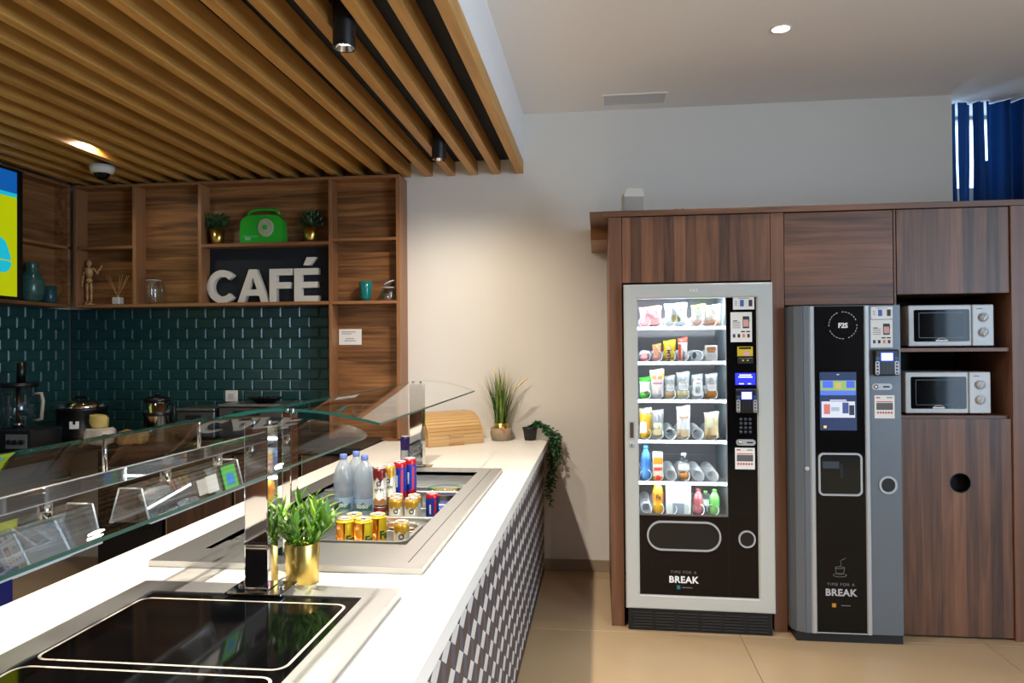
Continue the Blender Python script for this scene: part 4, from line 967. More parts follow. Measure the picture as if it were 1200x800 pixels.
# bin door with a round hole
hc = (1.829, .795); hr = .050
out = []
n = 40
outer = []
x0, x1, z0, z1 = 1.5335, 2.0755, .012, 1.122
for k in range(n):
    a = 2 * PI * k / n; dx, dz = math.cos(a), math.sin(a)
    s = min((((x1 if dx > 0 else x0) - hc[0]) / dx) if abs(dx) > 1e-9 else 1e9, (((z1 if dz > 0 else z0) - hc[1]) / dz) if abs(dz) > 1e-9 else 1e9)
    outer.append((hc[0] + dx * s, hc[1] + dz * s))
for cx_, cz_ in ((x0, z0), (x1, z0), (x1, z1), (x0, z1)):
    k = min(range(n), key=lambda i: (outer[i][0] - cx_) ** 2 + (outer[i][1] - cz_) ** 2); outer[k] = (cx_, cz_)
inner = [(hc[0] + hr * math.cos(2 * PI * k / n), hc[1] + hr * math.sin(2 * PI * k / n)) for k in range(n)]
dr = obj('bin_door', xf(ring(outer, inner, 0, .02), (-1.1, .0, 0)), M_wv, cb)
obj('hole_liner', xf(ring([(hc[0] + (hr + .002) * math.cos(2 * PI * k / n), hc[1] + (hr + .002) * math.sin(2 * PI * k / n)) for k in range(n)], [(hc[0] + (hr - .002) * math.cos(2 * PI * k / n), hc[1] + (hr - .002) * math.sin(2 * PI * k / n)) for k in range(n)], -.002, .05), (-1.1, 0, 0)), M_blackp, dr)
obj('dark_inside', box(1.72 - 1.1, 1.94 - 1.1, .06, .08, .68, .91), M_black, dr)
# speaker on top
t = thing('wall_speaker', 'small pale grey loudspeaker standing on the cabinet top', 'speaker', (.205, 4.20, 2.2385), .12)
pfs = [(-.058, 0), (.058, 0), (.058, .135), (.04, .165), (-.04, .165), (-.058, .135)]
obj('body', prism(pfs, .004, .10), mat('speaker_cream', 'C9C5BA', .5), t)
g_ = obj('grille', box(-.055, .055, 0, .004, .004, .118, .001), mat('speaker_grille', '9C9690', .7), t)
obj('badge', box(-.018, .018, -.001, 0, .022, .03), M_mw, g_)
t = thing('cable_clip', 'tiny cable end lying on the cabinet top edge', 'cable', (.42, 4.05, 2.2385)); obj('wire', tube([(-.03, 0, .004), (0, .01, .012), (.02, -.01, .006), (.04, 0, .012)], .003, 6), M_txtg, t)

# ================================================================== MICROWAVES
def microwave(x0, z0, y, label, rz=0):
    w, h = .418, .222
    t = thing('microwave', label, 'microwave', (x0 + w / 2, y, z0), rz)
    obj('case', box(-w / 2, w / 2, .02, .33, .008, h, .008, 2), M_mw, t)
    dr = obj('door', box(-w / 2, .100, 0, .02, .008, h, .006, 2), M_mw, t)
    obj('window_pane', xf(prism(rrect(.272, .166, .008), -.0012, .0), (-.040 - .006, 0, .115)), M_dark, dr)
    obj('inner_window', xf(ring(rrect(.225, .132, .006), rrect(.219, .126, .004), -.0018, -.0013), (-.046, 0, .117)), mat('mw_line', '1A1C1E', .3), dr)
    obj('brand_bar', join(box(-.075, -.017, -.0022, -.0013, .034, .041), xf(tube([(.022 * math.cos(a), 0, .008 * math.sin(a)) for a in [k * PI / 8 for k in range(9)]], .0012, 5), (-.046, -.0018, .042))), M_txtw, dr)
    p = obj('control_panel', box(.104, w / 2, .002, .02, .008, h, .005, 2), M_mw, t)
    obj('door_gap', box(.0995, .1045, .0055, .02, .012, h - .004), M_txtg, t)
    for z in (.155, .078):
        k = obj('knob', xf(lathe([(.021, 0), (.022, .006), (.019, .016), (0, .018)], 28), (.158, .002, z), (PI / 2, 0, 0)), mat('knob_grey', 'BFC1C3', .35), p)
        obj('pointer', box(-.003, .003, -.021, -.014, -.017, .017, .001), M_lgrey, k, (.158, .002, z), (0, .5, 0))
        obj('dial_scale', xf(tube([(.027 * math.cos(a), 0, .027 * math.sin(a)) for a in [.4 + k_ * .42 for k_ in range(12)]], .0006, 4), (.158, .0016, z)), M_txtg, p)
    obj('model_line', box(.125, .155, .0014, .002, .199, .203), M_txtg, p)
    for sx_ in (-1, 1):
        for yy in (.04, .30): obj('foot', xf(cyl(.012, 0, .008, 12), (sx_ * .17, yy, 0)), M_blackp, t)
microwave(1.60, 1.4865, 4.03, 'white microwave on the upper cabinet shelf'); microwave(1.581, 1.1385, 4.03, 'white microwave on the lower shelf above the bin door')

# ================================================================== SNACK VENDING MACHINE
VA = -.025
V0 = Vector((.131, 3.944, 0))
MVL = Matrix.Translation(V0) @ Matrix.Rotation(VA, 4, 'Z')
vm = thing('vending_machine', 'silver framed snack vending machine with lit glass front', 'vending machine', V0, VA)
def vp(name, x0, x1, y0, y1, z0, z1, m, par=None, bev=.0, label=None):
    o = obj(name, box(x0, x1, y0, y1, z0, z1, bev), m, par or vm)
    if label: o['label'] = label
    return o
M_vin = mat('cabinet_inside', '8E9AA0', .5); M_vback = mat('cabinet_inside_back', '8C888C', .6)
fr = ring([(0, .117), (.764, .117), (.764, 1.834), (0, 1.834)], [(.073, .19), (.682, .19), (.682, 1.758), (.073, 1.758)], 0, .06)
bmesh.ops.bevel(fr, geom=[e for e in fr.edges if all(v.co.y < .001 for v in e.verts) and abs((e.verts[0].co - e.verts[1].co).length) > .3], offset=.006, segments=3, affect='EDGES')
obj('door_frame', fr, M_silver, vm)
vp('lower_panel', .073, .682, .014, .04, .19, .612, mat('dark_brown_gloss', '130F0E', .12, spec=.22)); vp('control_column', .530, .682, .012, .04, .612, 1.758, M_blackg)
vp('cabinet_left', .03, .055, .065, .62, .117, 1.82, M_vin); vp('cabinet_right', .700, .72, .065, .62, .117, 1.82, M_vin); vp('cabinet_back', .055, .70, .60, .62, .117, 1.82, M_vback)
vp('cabinet_top', .055, .70, .065, .60, 1.80, 1.82, M_vin); vp('cabinet_floor', .055, .70, .065, .60, .56, .575, M_vback)
vp('inner_wall', .545, .555, .066, .60, .575, 1.80, M_vin)
vp('window_pane', .073, .530, .020, .025, .612, 1.758, M_vglass)
vp('window_trim', .528, .531, .010, .03, .612, 1.758, M_txtg); vp('window_trim', .073, .530, .012, .03, .608, .614, mat('sill_grey', '5A5450', .4))
# LED strips that light the inside
for x in (.060,): vp('led_strip', x, x + .010, .068, .074, .62, 1.78, M_led)
vp('led_strip', .535, .541, .068, .074, .62, 1.78, M_led); vp('led_strip', .09, .53, .075, .083, 1.785, 1.792, M_led)
light('vending_led', 'AREA', V0 + Vector((.30, .11, 1.775)), 5, (.86, .95, 1), V0 + Vector((.30, .25, 1.0)), shape='RECTANGLE', size=.44, size_y=.03)
SHZ = [1.607, 1.420, 1.215, .997, .774, .592]
cols = [.114, .178, .247, .317, .392, .466]
M_tray = mat('tray_white', 'C9D0D8', .4); M_coil = mat('coil_wire', 'E0E4E8', .3, .3)
def helix(r, L, turns):
    pts = []
    for k in range(turns * 14 + 1):
        a = 2 * PI * k / 14; pts.append((r * math.sin(a), L * k / (turns * 14), r * (1 - math.cos(a)) + .003))
    return tube(pts, .0025, 5)
coil = mesh_of(helix(.029, .34, 9), 'coil', M_coil)
for r, z in enumerate(SHZ):
    tr = vp('tray', .058, .544, .085, .50, z - .006, z, mat('tray_dark', '70767E', .5))
    ft = vp('tray_front', .058, .544, .078, .085, z - .016, z + .004, M_tray, tr)
    vp('tray_light', .062, .540, .0765, .078, z - .011, z + .001, M_led, tr)
    for c, x in enumerate(cols):
        put('coil', coil, vm, (x, .095, z))
        if r: vp('lane_divider', x - .0345, x - .0335, .10, .45, z, z + .03, M_vin, tr)
# dispensing slot
fl_ = obj('delivery_flap', xf(prism(rrect(.366, .14, .069, 12), .011, .014), (.303, 0, .504)), mat('flap_dark', '0E1418', .15), vm)
obj('flap_rim', xf(ring(rrect(.382, .156, .077, 12), rrect(.364, .138, .068, 12), .002, .014), (.303, 0, .504)), M_lgrey, vm)
obj('coin_return_rim', xf(ring(rrect(.086, .090, .042, 12), rrect(.070, .074, .0345, 12), .004, .014), (.625, 0, .497)), M_lgrey, vm)
obj('coin_return_cup', xf(prism(rrect(.069, .073, .034, 12), .010, .014), (.625, 0, .497)), mat('cup_dark', '10151A', .2), vm)
vp('panel_seam', .535, .537, .013, .0139, .19, .612, mat('seam_black', '060505', .4))
obj('slogan_small', xf(text_bm('TIME FOR A', .021, .0003, 0, spacing=1.25), (.30, .0135, .305)), M_txtg, vm)
obj('slogan_bold', xf(text_bm('BREAK', .048, .0003, .0016, spacing=1.08), (.30, .0135, .257)), M_txtw, vm)
obj('logo_mark', box(.265, .283, .0132, .0138, .222, .243), mat('logo_teal', '1E6E78', .5), vm); obj('logo_line', box(.292, .345, .0132, .0138, .230, .234), M_txtg, vm)
obj('frame_logo', xf(text_bm('FAS', .022, .0003, .0004, spacing=1.3), (.365, -.0004, 1.79)), mat('frame_print', 'E8ECEA', .4), vm)
for k_, z_ in enumerate(SHZ[:-1]):
    light('vending_led', 'AREA', MVL @ Vector((.30, .082, z_ - .02)), .65, (.84, .94, 1), MVL @ Vector((.30, .30, z_ - .16)), shape='RECTANGLE', size=.44, size_y=.008)
# handle and lock
obj('handle_plate', xf(ring(rrect(.036, .10, .004), rrect(.020, .082, .003), -.002, .003), (.037, 0, 1.06)), M_lgrey, vm)
vp('handle_recess', .027, .047, .0005 - .001, .002, 1.019, 1.101, mat('recess_brown', '4A3A30', .5))
lk = obj('lock', xf(lathe([(.015, 0), (.015, .004), (.010, .007), (0, .007)], 20), (.037, 0, .983), (PI / 2, 0, 0)), M_lgrey, vm); obj('keyhole', xf(box(-.002, .002, -.0085, -.007, -.006, .006), (.037, 0, .983)), M_black, lk)
# stickers and controls on the column (front face y = .012)
yc_ = .012
def stick(name, x, z, w, h, m, par=None, d=.0008, y=yc_): return obj(name, xf(card(w, h, d), (x, y, z)), m, par or vm)
def phone_sheet(x, z, w, h, par, y):
    s = stick('payment_poster', x, z, w, h, M_paper, par, .0008, y); yy = y - .0009
    stick('phone_picture', x + w * .22, z + h * .16, w * .30, h * .40, mat('poster_dark', '2A2E34', .6), s, .0006, yy); stick('phone_screen', x + w * .22, z + h * .13, w * .24, h * .24, mat('poster_pink', 'D7A09A', .6), s, .0006, yy - .0007)
    stick('phone_tip', x + w * .36, z + h * .24, w * .06, h * .12, mat('poster_green', '3F9A6A', .6), s, .0005, yy)
    for k in range(4): stick('text_line', x - w * .22, z + h * (.16 - .06 * k), w * .36, h * .018, M_txtg, s, .0004, yy)
    stick('heading_line', x - w * .28, z + h * .21, w * .2, h * .03, M_black, s, .0004, yy)
    for k, c in enumerate(('2A4A7A', '202428', 'D08A6A', '5A2A30')): stick('icon', x + w * (-.34 + .225 * k), z - h * .29, w * .12, h * .12, mat('icon_' + c, c, .6), s, .0004, yy)
    for k in (0, 1): stick('store_badge', x + w * (.08 + .24 * k), z - h * .15, w * .18, h * .04, M_black, s, .0004, yy)
def card_sheet(x, z, w, h, par, y):
    s = stick('card_sign', x, z, w, h, M_paper, par, .0008, y); yy = y - .0009
    stick('blue_card', x - w * .08, z, w * .18, h * .52, mat('sign_blue', '3C62B0', .6), s, .0006, yy); stick('dark_card', x + w * .32, z, w * .17, h * .52, mat('sign_dark', '30343C', .6), s, .0006, yy)
    for k in range(3): stick('text_line', x - w * .36, z + h * (.14 - .14 * k), w * .12, h * .04, M_txtg, s, .0004, yy)
    stick('text_line', x, z + h * .38, w * .5, h * .04, M_txtg, s, .0004, yy)
def receipt_sign(x, z, w, h, par, y):
    s = stick('coin_notice', x, z, w, h, M_paper, par, .0008, y); yy = y - .0009
    stick('grey_picture', x, z + .02 * h, w * .82, h * .30, mat('notice_grey', '5A5A5A', .6), s, .0005, yy); stick('red_line', x, z + h * .22, w * .8, h * .04, mat('notice_red', 'B85A50', .6), s, .0005, yy)
    stick('title_mark', x - w * .32, z + h * .40, w * .2, h * .06, mat('notice_red', 'B85A50', .6), s, .0005, yy); stick('title_line', x + w * .25, z + h * .40, w * .3, h * .04, M_txtg, s, .0005, yy)
    for k in range(6): obj('red_dot', xf(lathe([(0, 0), (w * .055, .0004)], 14, False), (x + w * (-.34 + .136 * k), yy - .0005, z - h * .25), (PI / 2, 0, 0)), mat('notice_red2', 'C0504A', .6), s)
def terminal(x, z, w, h, par, y, d=.03):
    b = obj('card_terminal', xf(box(-w / 2, w / 2, -d, 0, -h / 2, h / 2, .008, 2), (x, y, z)), M_blackp, par); yy = y - d
    obj('terminal_screen', xf(card(w * .46, h * .28, .0008), (x, yy, z + h * .22)), emi('terminal_glow', 'D8E6FF', 1.2), b)
    obj('screen_edge', xf(card(w * .54, h * .36, .0004), (x, yy, z + h * .22)), emi('terminal_blue', '2030C0', .8), b)
    for s_ in (-1, 1):
        st_ = obj('button_strip', xf(prism(rrect(w * .17, h * .52, w * .07), -.001, 0), (x + s_ * w * .39, yy, z - h * .20)), M_lgrey, b)
        for k in range(4): obj('button', xf(lathe([(w * .045, 0), (w * .045, .002), (0, .002)], 10), (x + s_ * w * .39, yy - .001, z - h * (.02 + .125 * k)), (PI / 2, 0, 0)), mat('button_%d' % (k % 2), ('3A4660', '7A3A40')[k % 2], .5), st_)
        stick('tap_mark', x + s_ * w * .38, z + h * .16, w * .14, h * .12, mat('tap_blue', '2A4A7A', .4), b, .0006, yy)
    for k in range(3): stick('reader_line', x + w * (-.14 + .14 * k), z - h * .2, w * .04, h * .42, mat('reader_dark', '24262A', .4), b, .0006, yy)
card_sheet(.620, 1.727, .108, .066, vm, yc_); phone_sheet(.607, 1.602, .108, .156, vm, yc_)
yl = stick('bill_sticker', .625, 1.475, .078, .050, mat('sticker_yellow', 'D2B50F', .5)); stick('sticker_print', .625, 1.492, .06, .010, M_black, yl, .0005, yc_ - .0009); stick('hand_print', .634, 1.464, .034, .022, mat('sticker_pink', 'D8A5A0', .6), yl, .0005, yc_ - .0009)
bv = obj('bill_slot', xf(box(-.04, .04, -.008, 0, -.016, .016, .003), (.625, yc_, 1.426)), M_blackm, vm)
for s_ in (-1, 1): obj('slot_lamp', xf(box(-.003, .003, -.0088, -.008, -.003, .003), (.625 + s_ * .012, yc_, 1.428)), emi('lamp_yellow', 'C8C040', 1.0), bv)
ds = stick('blue_display', .625, 1.331, .102, .062, emi('display_blue', '2028E0', 1.2), None, .002)
for z, w in ((.020, .06), (.010, .07)): stick('display_text', .625, 1.331 + z, w, .006, emi('display_white', 'DCE4FF', 1.2), ds, .0005, yc_ - .0021)
stick('display_text', .605, 1.306, .025, .005, emi('display_white', 'DCE4FF', 1.2), ds, .0005, yc_ - .0021); stick('display_text', .645, 1.306, .016, .005, emi('display_white', 'DCE4FF', 1.2), ds, .0005, yc_ - .0021)
terminal(.626, 1.218, .108, .128, vm, yc_)
for r in range(4):
    for c in range(3): obj('key', xf(lathe([(.008, 0), (.0085, .002), (.007, .004), (0, .004)], 14), (.600 + .0232 * c, yc_, 1.121 - .0222 * r), (PI / 2, 0, 0)), mat('key_grey', '3A4048', .35, .4), vm)
def coinslot(x, z, par, y):
    c = obj('coin_slot', xf(prism(rrect(.098, .032, .0155), -.004, 0), (x, y, z)), M_lgrey, par)
    obj('slit', box(x + .005, x + .036, y - .005, y - .004, z - .0035, z + .0035), M_black, c); obj('button', xf(lathe([(.011, 0), (.011, .003), (0, .003)], 18), (x - .03, y - .004, z), (PI / 2, 0, 0)), M_chrome, c)
coinslot(.624, 1.0, vm, yc_); receipt_sign(.619, .916, .1, .112, vm, yc_)
# plinth with grille
vp('plinth', .012, .748, .012, .5, 0, .112, M_blackm)
gm = mesh_of(box(0, .098, 0, .006, 0, .007, .0008), 'grille_bar', mat('grille_bar_black', '232222', .45))
for i in range(6):
    for j in range(6): put('grille_bar', gm, vm, (.034 + i * .119, .0055, .014 + j * .0155))

# ---- products behind the glass (top-level things, placed in machine space)
MV = Matrix.Translation(V0) @ Matrix.Rotation(VA, 4, 'Z')
def vthing(name, label, cat, c, r, dx=0, y=.108, dz=0, rz=0):
    x = cols[c] if isinstance(c, int) else c
    return thing(name, label, cat, MV @ Vector((x + dx, y, SHZ[r] + .0035 + dz)), VA + rz)
def bag_bm(w, h, d, seed=1, crimp=.012, nx=12, nz=14):
    rnd = random.Random(seed); bm = bmesh.new(); F_, B_ = [], []
    for i in range(nz + 1):
        rf, rb = [], []
        for j in range(nx + 1):
            u, v = j / nx * 2 - 1, i / nz
            e = min(v / .16, (1 - v) / .16, 1); pu = max(0, 1 - abs(u) ** 3) * (max(0, e) ** .6)
            x = u * w / 2 * (1 - .10 * math.sin(PI * v)) ; z = v * h; wr = 1 + .22 * math.sin(7 * u + seed + 4 * v) * math.sin(9 * v + seed)
            dd = d / 2 * pu * wr + .0006
            jit = .004 * math.sin(40 * u) if v > .95 or v < .05 else 0
            rf.append(bm.verts.new((x, -dd + d / 2, z + jit))); rb.append(bm.verts.new((x, dd + d / 2, z + jit)))
        F_.append(rf); B_.append(rb)
    for i in range(nz):
        for j in range(nx):
            f = bm.faces.new((F_[i][j], F_[i][j + 1], F_[i + 1][j + 1], F_[i + 1][j])); f.smooth = True; v = (i + .5) / nz; f.material_index = 1 if v > .8 else 2 if v < .3 else 0
            f = bm.faces.new((B_[i][j], B_[i + 1][j], B_[i + 1][j + 1], B_[i][j + 1])); f.smooth = True
    for i in range(nz):
        bm.faces.new((F_[i][0], F_[i + 1][0], B_[i + 1][0], B_[i][0])); bm.faces.new((F_[i][nx], B_[i][nx], B_[i + 1][nx], F_[i + 1][nx]))
    for i in (0, nz):
        for j in range(nx): bm.faces.new((F_[i][j], F_[i][j + 1], B_[i][j + 1], B_[i][j]))
    z0 = min(v.co.z for v in bm.verts)
    for v in bm.verts: v.co.z -= z0
    return bm
def foil(c, rough=.3): return mat('foil_' + c, c, rough)
def bag(c, r, w, h, d, cm, ct, cbm, label, dx=0, rz=0, mark=None, txt=None, cat='snack', name='snack_bag', y=.108, lean=0):
    t = vthing(name, label, cat, c, r, dx, y, 0, rz)
    g_ = lambda q: M_film if q == 'clear' else foil(q)
    h *= (1.0 if r in (0, 1) else 1.1); w *= 1.06
    b_ = obj('wrapper', bag_bm(w, h, d, len(label)), [g_(cm), g_(ct), g_(cbm)], t)
    if mark:
        for (mx, mz, mw, mh, mc) in mark: obj('print_patch', xf(prism(rrect(mw, mh, min(mw, mh) * .3), -.0035, -.0028), (mx, 0, mz)), foil(mc, .5), t)
    if txt:
        s, sz, tc, tx, tz, ang = txt; obj('lettering', xf(xf(text_bm(s, sz, .0003, sz * .02), rot=(0, ang, 0)), (tx, -.0042, tz)), foil(tc, .5), t)
    return t
# row 1
bag(.146, 0, .118, .108, .06, 'D98A92', 'D98A92', 'E2A0A4', 'pink popcorn bag at the left of the top vending row', txt=('Proper', .02, 'F4E4E4', 0, .07, 0), mark=[(0, .03, .09, .035, 'E8B0AE')])
bag(.282, 0, .118, .124, .06, 'C9D4DA', 'AFC4D2', 'DFE2DC', 'silver white snack bag in the middle of the top row', mark=[(-.012, .045, .02, .04, 'A89A5A'), (.014, .045, .016, .036, '8A7A48')])
bag(.403, 0, .075, .115, .055, 'DCE0D4', '8FD02A', 'D8B0A0', 'green topped snack bag right in the top row', mark=[(-.005, .075, .035, .035, 'EFEFE6')])
bag(.478, 0, .085, .112, .055, 'EFE8E0', 'F2F0EC', 'E9B596', 'pale salmon snack bag at the right end of the top row')
# row 2
bag(0, 1, .05, .05, .035, 'D8A0A0', 'E0B8B8', 'D07080', 'small pink bar lying in the first coil of row two')
bag(1, 1, .045, .090, .035, 'D8A080', 'C88A50', 'E0A0A0', 'peach twist wrapped bar in row two')
bag(2, 1, .066, .110, .045, 'E0C020', 'E6C818', 'DDBB18', 'yellow peanut candy bag in row two', txt=('M&M', .03, '5A3010', .004, .03, -PI / 2), mark=[(-.006, .045, .022, .075, 'D8D0B0')])
bag(3, 1, .050, .124, .04, 'E8E2DE', 'D8483A', 'E8E0DC', 'red and white chocolate bar bag in row two', txt=('Bueno', .026, '5A2A20', .008, .02, -PI / 2), mark=[(-.018, .05, .012, .085, 'D0402E')])
def sandwich(c, r, w, h, label, cm='E8E4DE', mark=(), dx=0):
    t = vthing('sandwich_pack', label, 'sandwich', c, r, dx)
    obj('carton', box(-w / 2, w / 2, 0, .05, 0, h, .003), foil(cm, .5), t)
    obj('clear_film', box(-w / 2 - .002, w / 2 + .002, -.002, .052, .001, h + .012, .002), M_clear, t)
    for (mx, mz, mw, mh, mc) in mark: obj('print_patch', xf(card(mw, mh, .0006), (mx, -.0001, mz)), foil(mc, .5), t)
sandwich(5, 1, .062, .085, 'white boxed snack with coloured squares in row two', 'ECE6DE', [(0, .066, .046, .02, 'D8804A'), (-.004, .066, .01, .02, '9AB04A'), (0, .05, .04, .006, 'C05040'), (0, .03, .045, .022, 'DADCE0')])
# row 3
bag(0, 2, .062, .105, .045, 'D8E4D4', '34B428', '58C040', 'green and white nut bag at the left of row three', mark=[(-.006, .06, .042, .04, 'E8EAE4'), (.004, .035, .02, .02, '8A4A38')])
t = bag(1, 2, .074, .142, .05, 'EBE0DC', 'D8B4A8', 'E4DCD8', 'tall white pink biscuit bag with yellow tag in row three', mark=[(-.016, .118, .022, .022, 'D89A5A'), (.014, .118, .024, .022, 'D08A50'), (0, .085, .05, .01, 'C88A98')])
obj('yellow_tag', xf(prism([(-.009, .012), (.009, .012), (.004, 0), (.003, -.014), (-.003, -.014), (-.004, 0)], -.006, -.004), (.03, 0, .128)), foil('E0C010'), t)
for c, w, h, a, b2, lab in ((2, .056, .112, 'C9D2DA', 'D8B68A', 'wrapped sandwich with blue white label in row three'), (3, .070, .130, 'D6DDE2', 'E0D6B0', 'clear wrapped cream sandwich in row three'), (5, .064, .122, 'D5D8DC', 'C68A3C', 'clear wrapped brown toast sandwich at right of row three')):
    bag(c, 2, w, h, .042, 'clear', 'clear', b2, lab, mark=[(0, h * .55, w * .72, h * .36, 'E4E6EA'), (0, h * .68, w * .5, h * .05, 'C88A50'), (0, h * .52, w * .6, h * .12, a)], name='wrapped_sandwich', cat='sandwich')
bag(4, 2, .062, .118, .042, 'clear', 'clear', 'DAD6CE', 'white labelled roll in a coil of row three', mark=[(0, .06, .05, .085, 'E8EAEC'), (0, .085, .03, .008, 'B8753A'), (0, .05, .024, .04, '9FB4C6')], name='wrapped_sandwich', cat='sandwich')
# row 4
bag(0, 3, .066, .150, .048, 'E0A828', 'clear', 'E2B030', 'orange fruit pack in clear film at left of row four', mark=[(-.012, .065, .034, .06, 'ECE8E0')], name='wrapped_sandwich', cat='sandwich')
bag(1, 3, .066, .140, .046, 'clear', 'clear', 'D6CDA6', 'cream coloured wrapped roll in row four', mark=[(0, .075, .045, .03, 'E2E4C8'), (0, .04, .04, .036, 'D9C9A0')], name='wrapped_sandwich', cat='sandwich')
bag(3, 3, .072, .160, .046, 'E4E6EA', 'clear', 'DCCBA8', 'tall white labelled sandwich in the middle of row four', mark=[(0, .12, .05, .012, 'C8A890'), (.004, .03, .04, .03, 'D5BE96')], name='wrapped_sandwich', cat='sandwich')
bag(5, 3, .074, .130, .048, 'DDCFA6', 'D8DCC0', 'DCBE8C', 'pale filled sandwich in clear film at right of row four', mark=[(-.012, .09, .036, .05, 'DCE4C4'), (.012, .05, .036, .05, 'E2CDA4')], name='wrapped_sandwich', cat='sandwich')
# row 5
def vbottle(c, r, h, rad, cb_, cc, cl, label, dx=0, lean=0):
    t = vthing('drink_bottle', label, 'bottle', c, r, dx, .135)
    pr = [(rad * .7, 0), (rad, .006), (rad, h * .30), (rad * .93, h * .34), (rad, h * .38), (rad, h * .62), (rad * .8, h * .76), (rad * .42, h * .88), (rad * .42, h * .91)]
    obj('body', lathe(pr, 20), cb_ if not isinstance(cb_, str) else mat('drink_' + cb_, cb_, .15), t)
    obj('cap', lathe([(rad * .48, h * .91), (rad * .48, h * .985), (rad * .4, h), (0, h)], 18), mat('cap_' + cc, cc, .4), t)
    l = obj('label_band', lathe([(rad * 1.01, h * .38), (rad * 1.01, h * .62)], 20, False), mat('label_' + cl, cl, .4), t)
    return t, l
vbottle(0, 4, .185, .028, '4A88C0', '3A78C8', '2F6FB4', 'blue water bottle at the left of row five')
t = vthing('juice_carton', 'orange juice carton with red cap in row five', 'juice', 1, 4, 0, .11)
obj('carton', box(-.027, .027, 0, .05, .018, .15, .003), foil('E6DCCB', .45), t); obj('fruit_print', xf(card(.05, .035, .0006), (0, -.0001, .105)), foil('E09A2A', .5), t); obj('name_print', xf(card(.044, .018, .0006), (0, -.0001, .06)), foil('D85040', .5), t)
obj('cap', xf(cyl(.014, .0, .024, 18, .002), (0, -.013, .016), (PI / 2, 0, 0)), foil('E0322A', .4), t); obj('foot_card', box(-.027, .027, 0, .05, 0, .0175), foil('D8A43A', .4), t)
t, l = vbottle(3, 4, .145, .030, M_clear, 'E8EAEC', 'E6E4E0', 'small clear bottle with white label in row five'); obj('orange_base', lathe([(.026, .008), (.028, .04), (0, .04)], 18), foil('E08A2A'), t)
# row 6
t, l = vbottle(1, 5, .185, .029, 'E8A81E', 'E88A1A', 'E07818', 'orange soda bottle in the lowest vending row')
obj('lettering', wrap(xf(text_bm('Fa', .032, .0003, .001), (0, -.001, .08)), .0295), mat('can_green_print', '0C4A2C', .5), t)
t = vthing('white_card_sheet', 'white paper sheet standing in the lowest row', 'paper', .285, 5, 0, .112)
obj('sheet', box(-.066, .066, 0, .002, .0, .165), foil('D4DAD8', .6), t); obj('green_print', xf(card(.05, .03, .0006), (-.02, -.0001, .145)), foil('B8D8B8', .6), t); obj('grey_box', box(-.03, .03, -.006, -.0005, 0, .06), foil('8A98A4', .4), t)
vbottle(4, 5, .135, .026, 'C07078', '8A3A30', 'B05A60', 'pink drink bottle in the lowest row'); vbottle(5, 5, .135, .027, '7ABF6A', '4AA040', '66C060', 'green drink bottle at the right of the lowest row', .012)
t, l = vbottle(.43, 5, .125, .019, M_clear, '58B848', 'CFE4D2', 'small clear bottle with green cap between pink and green bottles')

# ================================================================== COFFEE MACHINE
K0 = Vector((.972, 3.88, 0))
cm = thing('coffee_machine', 'tall grey coffee vending machine with black centre panel', 'coffee machine', K0)
def kp(name, x0, x1, y0, y1, z0, z1, m, par=None, bev=0): return obj(name, box(x0, x1, y0, y1, z0, z1, bev), m, par or cm)
KW, KH = .530, 1.705
def vprism(pts, z0, z1):
    bm = prism(pts, z0, z1)
    for v in bm.verts: v.co = Vector((v.co.x, v.co.z, v.co.y))
    bmesh.ops.recalc_face_normals(bm, faces=bm.faces[:]); return bm
obj('case', vprism([(.0, .06), (.02, .02), (.055, .004), (KW, .004), (KW, .58), (0, .58)], .045, KH), M_grey, cm)
obj('left_column', vprism([(.062, .0), (.098, .0), (.098, .0038), (.062, .0038)], .045, KH - .002), mat('panel_grey_blue', '666D74', .35, .3), cm)
for x in (.088, .354): obj('light_strip', vprism([(x, .0), (x + .006, -.008), (x + .022, -.008), (x + .028, .0), (x + .028, .003), (x, .003)], .047, KH - .003), mat('strip_silver', 'B4B8BC', .3, .4), cm)
kp('centre_panel', .112, .356, -.002, .0035, .047, KH - .004, M_blackg)
obj('right_panel', box(.380, KW, -.002, .0035, .047, KH - .003, .0015), mat('panel_grey_blue', '666D74', .35, .3), cm)
kp('plinth', .015, KW, .01, .56, 0, .044, M_blackm); kp('plinth_line', .09, .38, -.004, .0, .047, .052, M_lgrey)
yy = -.002
kx = lambda X: X - K0.x
lg = obj('brand_logo', xf(text_bm('F2S', .034, .0004, .0014, spacing=.95), (kx(1.226), yy - .0006, 1.592)), M_txtw, cm)
for k in range(28):
    if k % 7 == 6: continue
    a = 2 * PI * k / 28; obj('logo_ring_dash', xf(box(-.0042, .0042, -.0006, 0, -.0011, .0011), (kx(1.226) + .068 * math.sin(a), yy, 1.604 + .068 * math.cos(a)), (0, a, 0)), M_txtw, lg)
sc2 = obj('touch_screen', xf(card(.178, .295, .001), (kx(1.199), yy, 1.22)), emi('touch_navy', '16284E', .9), cm); y2 = yy - .0011
def emc(name, x, z, w, h, c, s=.9, y=y2): return obj(name, xf(card(w, h, .0005), (x + kx(1.199), y, 1.22 + z)), emi('scr_' + c, c, s), sc2)
emc('picture_tile', 0, .068, .172, .075, '4A68C8'); emc('picture_tile', 0, .079, .172, .05, '8AA860', .8, y2 - .0006); emc('picture_patch', -.05, .085, .05, .035, '4060D0', .9, y2 - .0012); emc('picture_patch', .06, .085, .04, .035, '3C58C8', .9, y2 - .0012); emc('picture_patch', .0, .08, .03, .03, 'B8A860', .8, y2 - .0012)
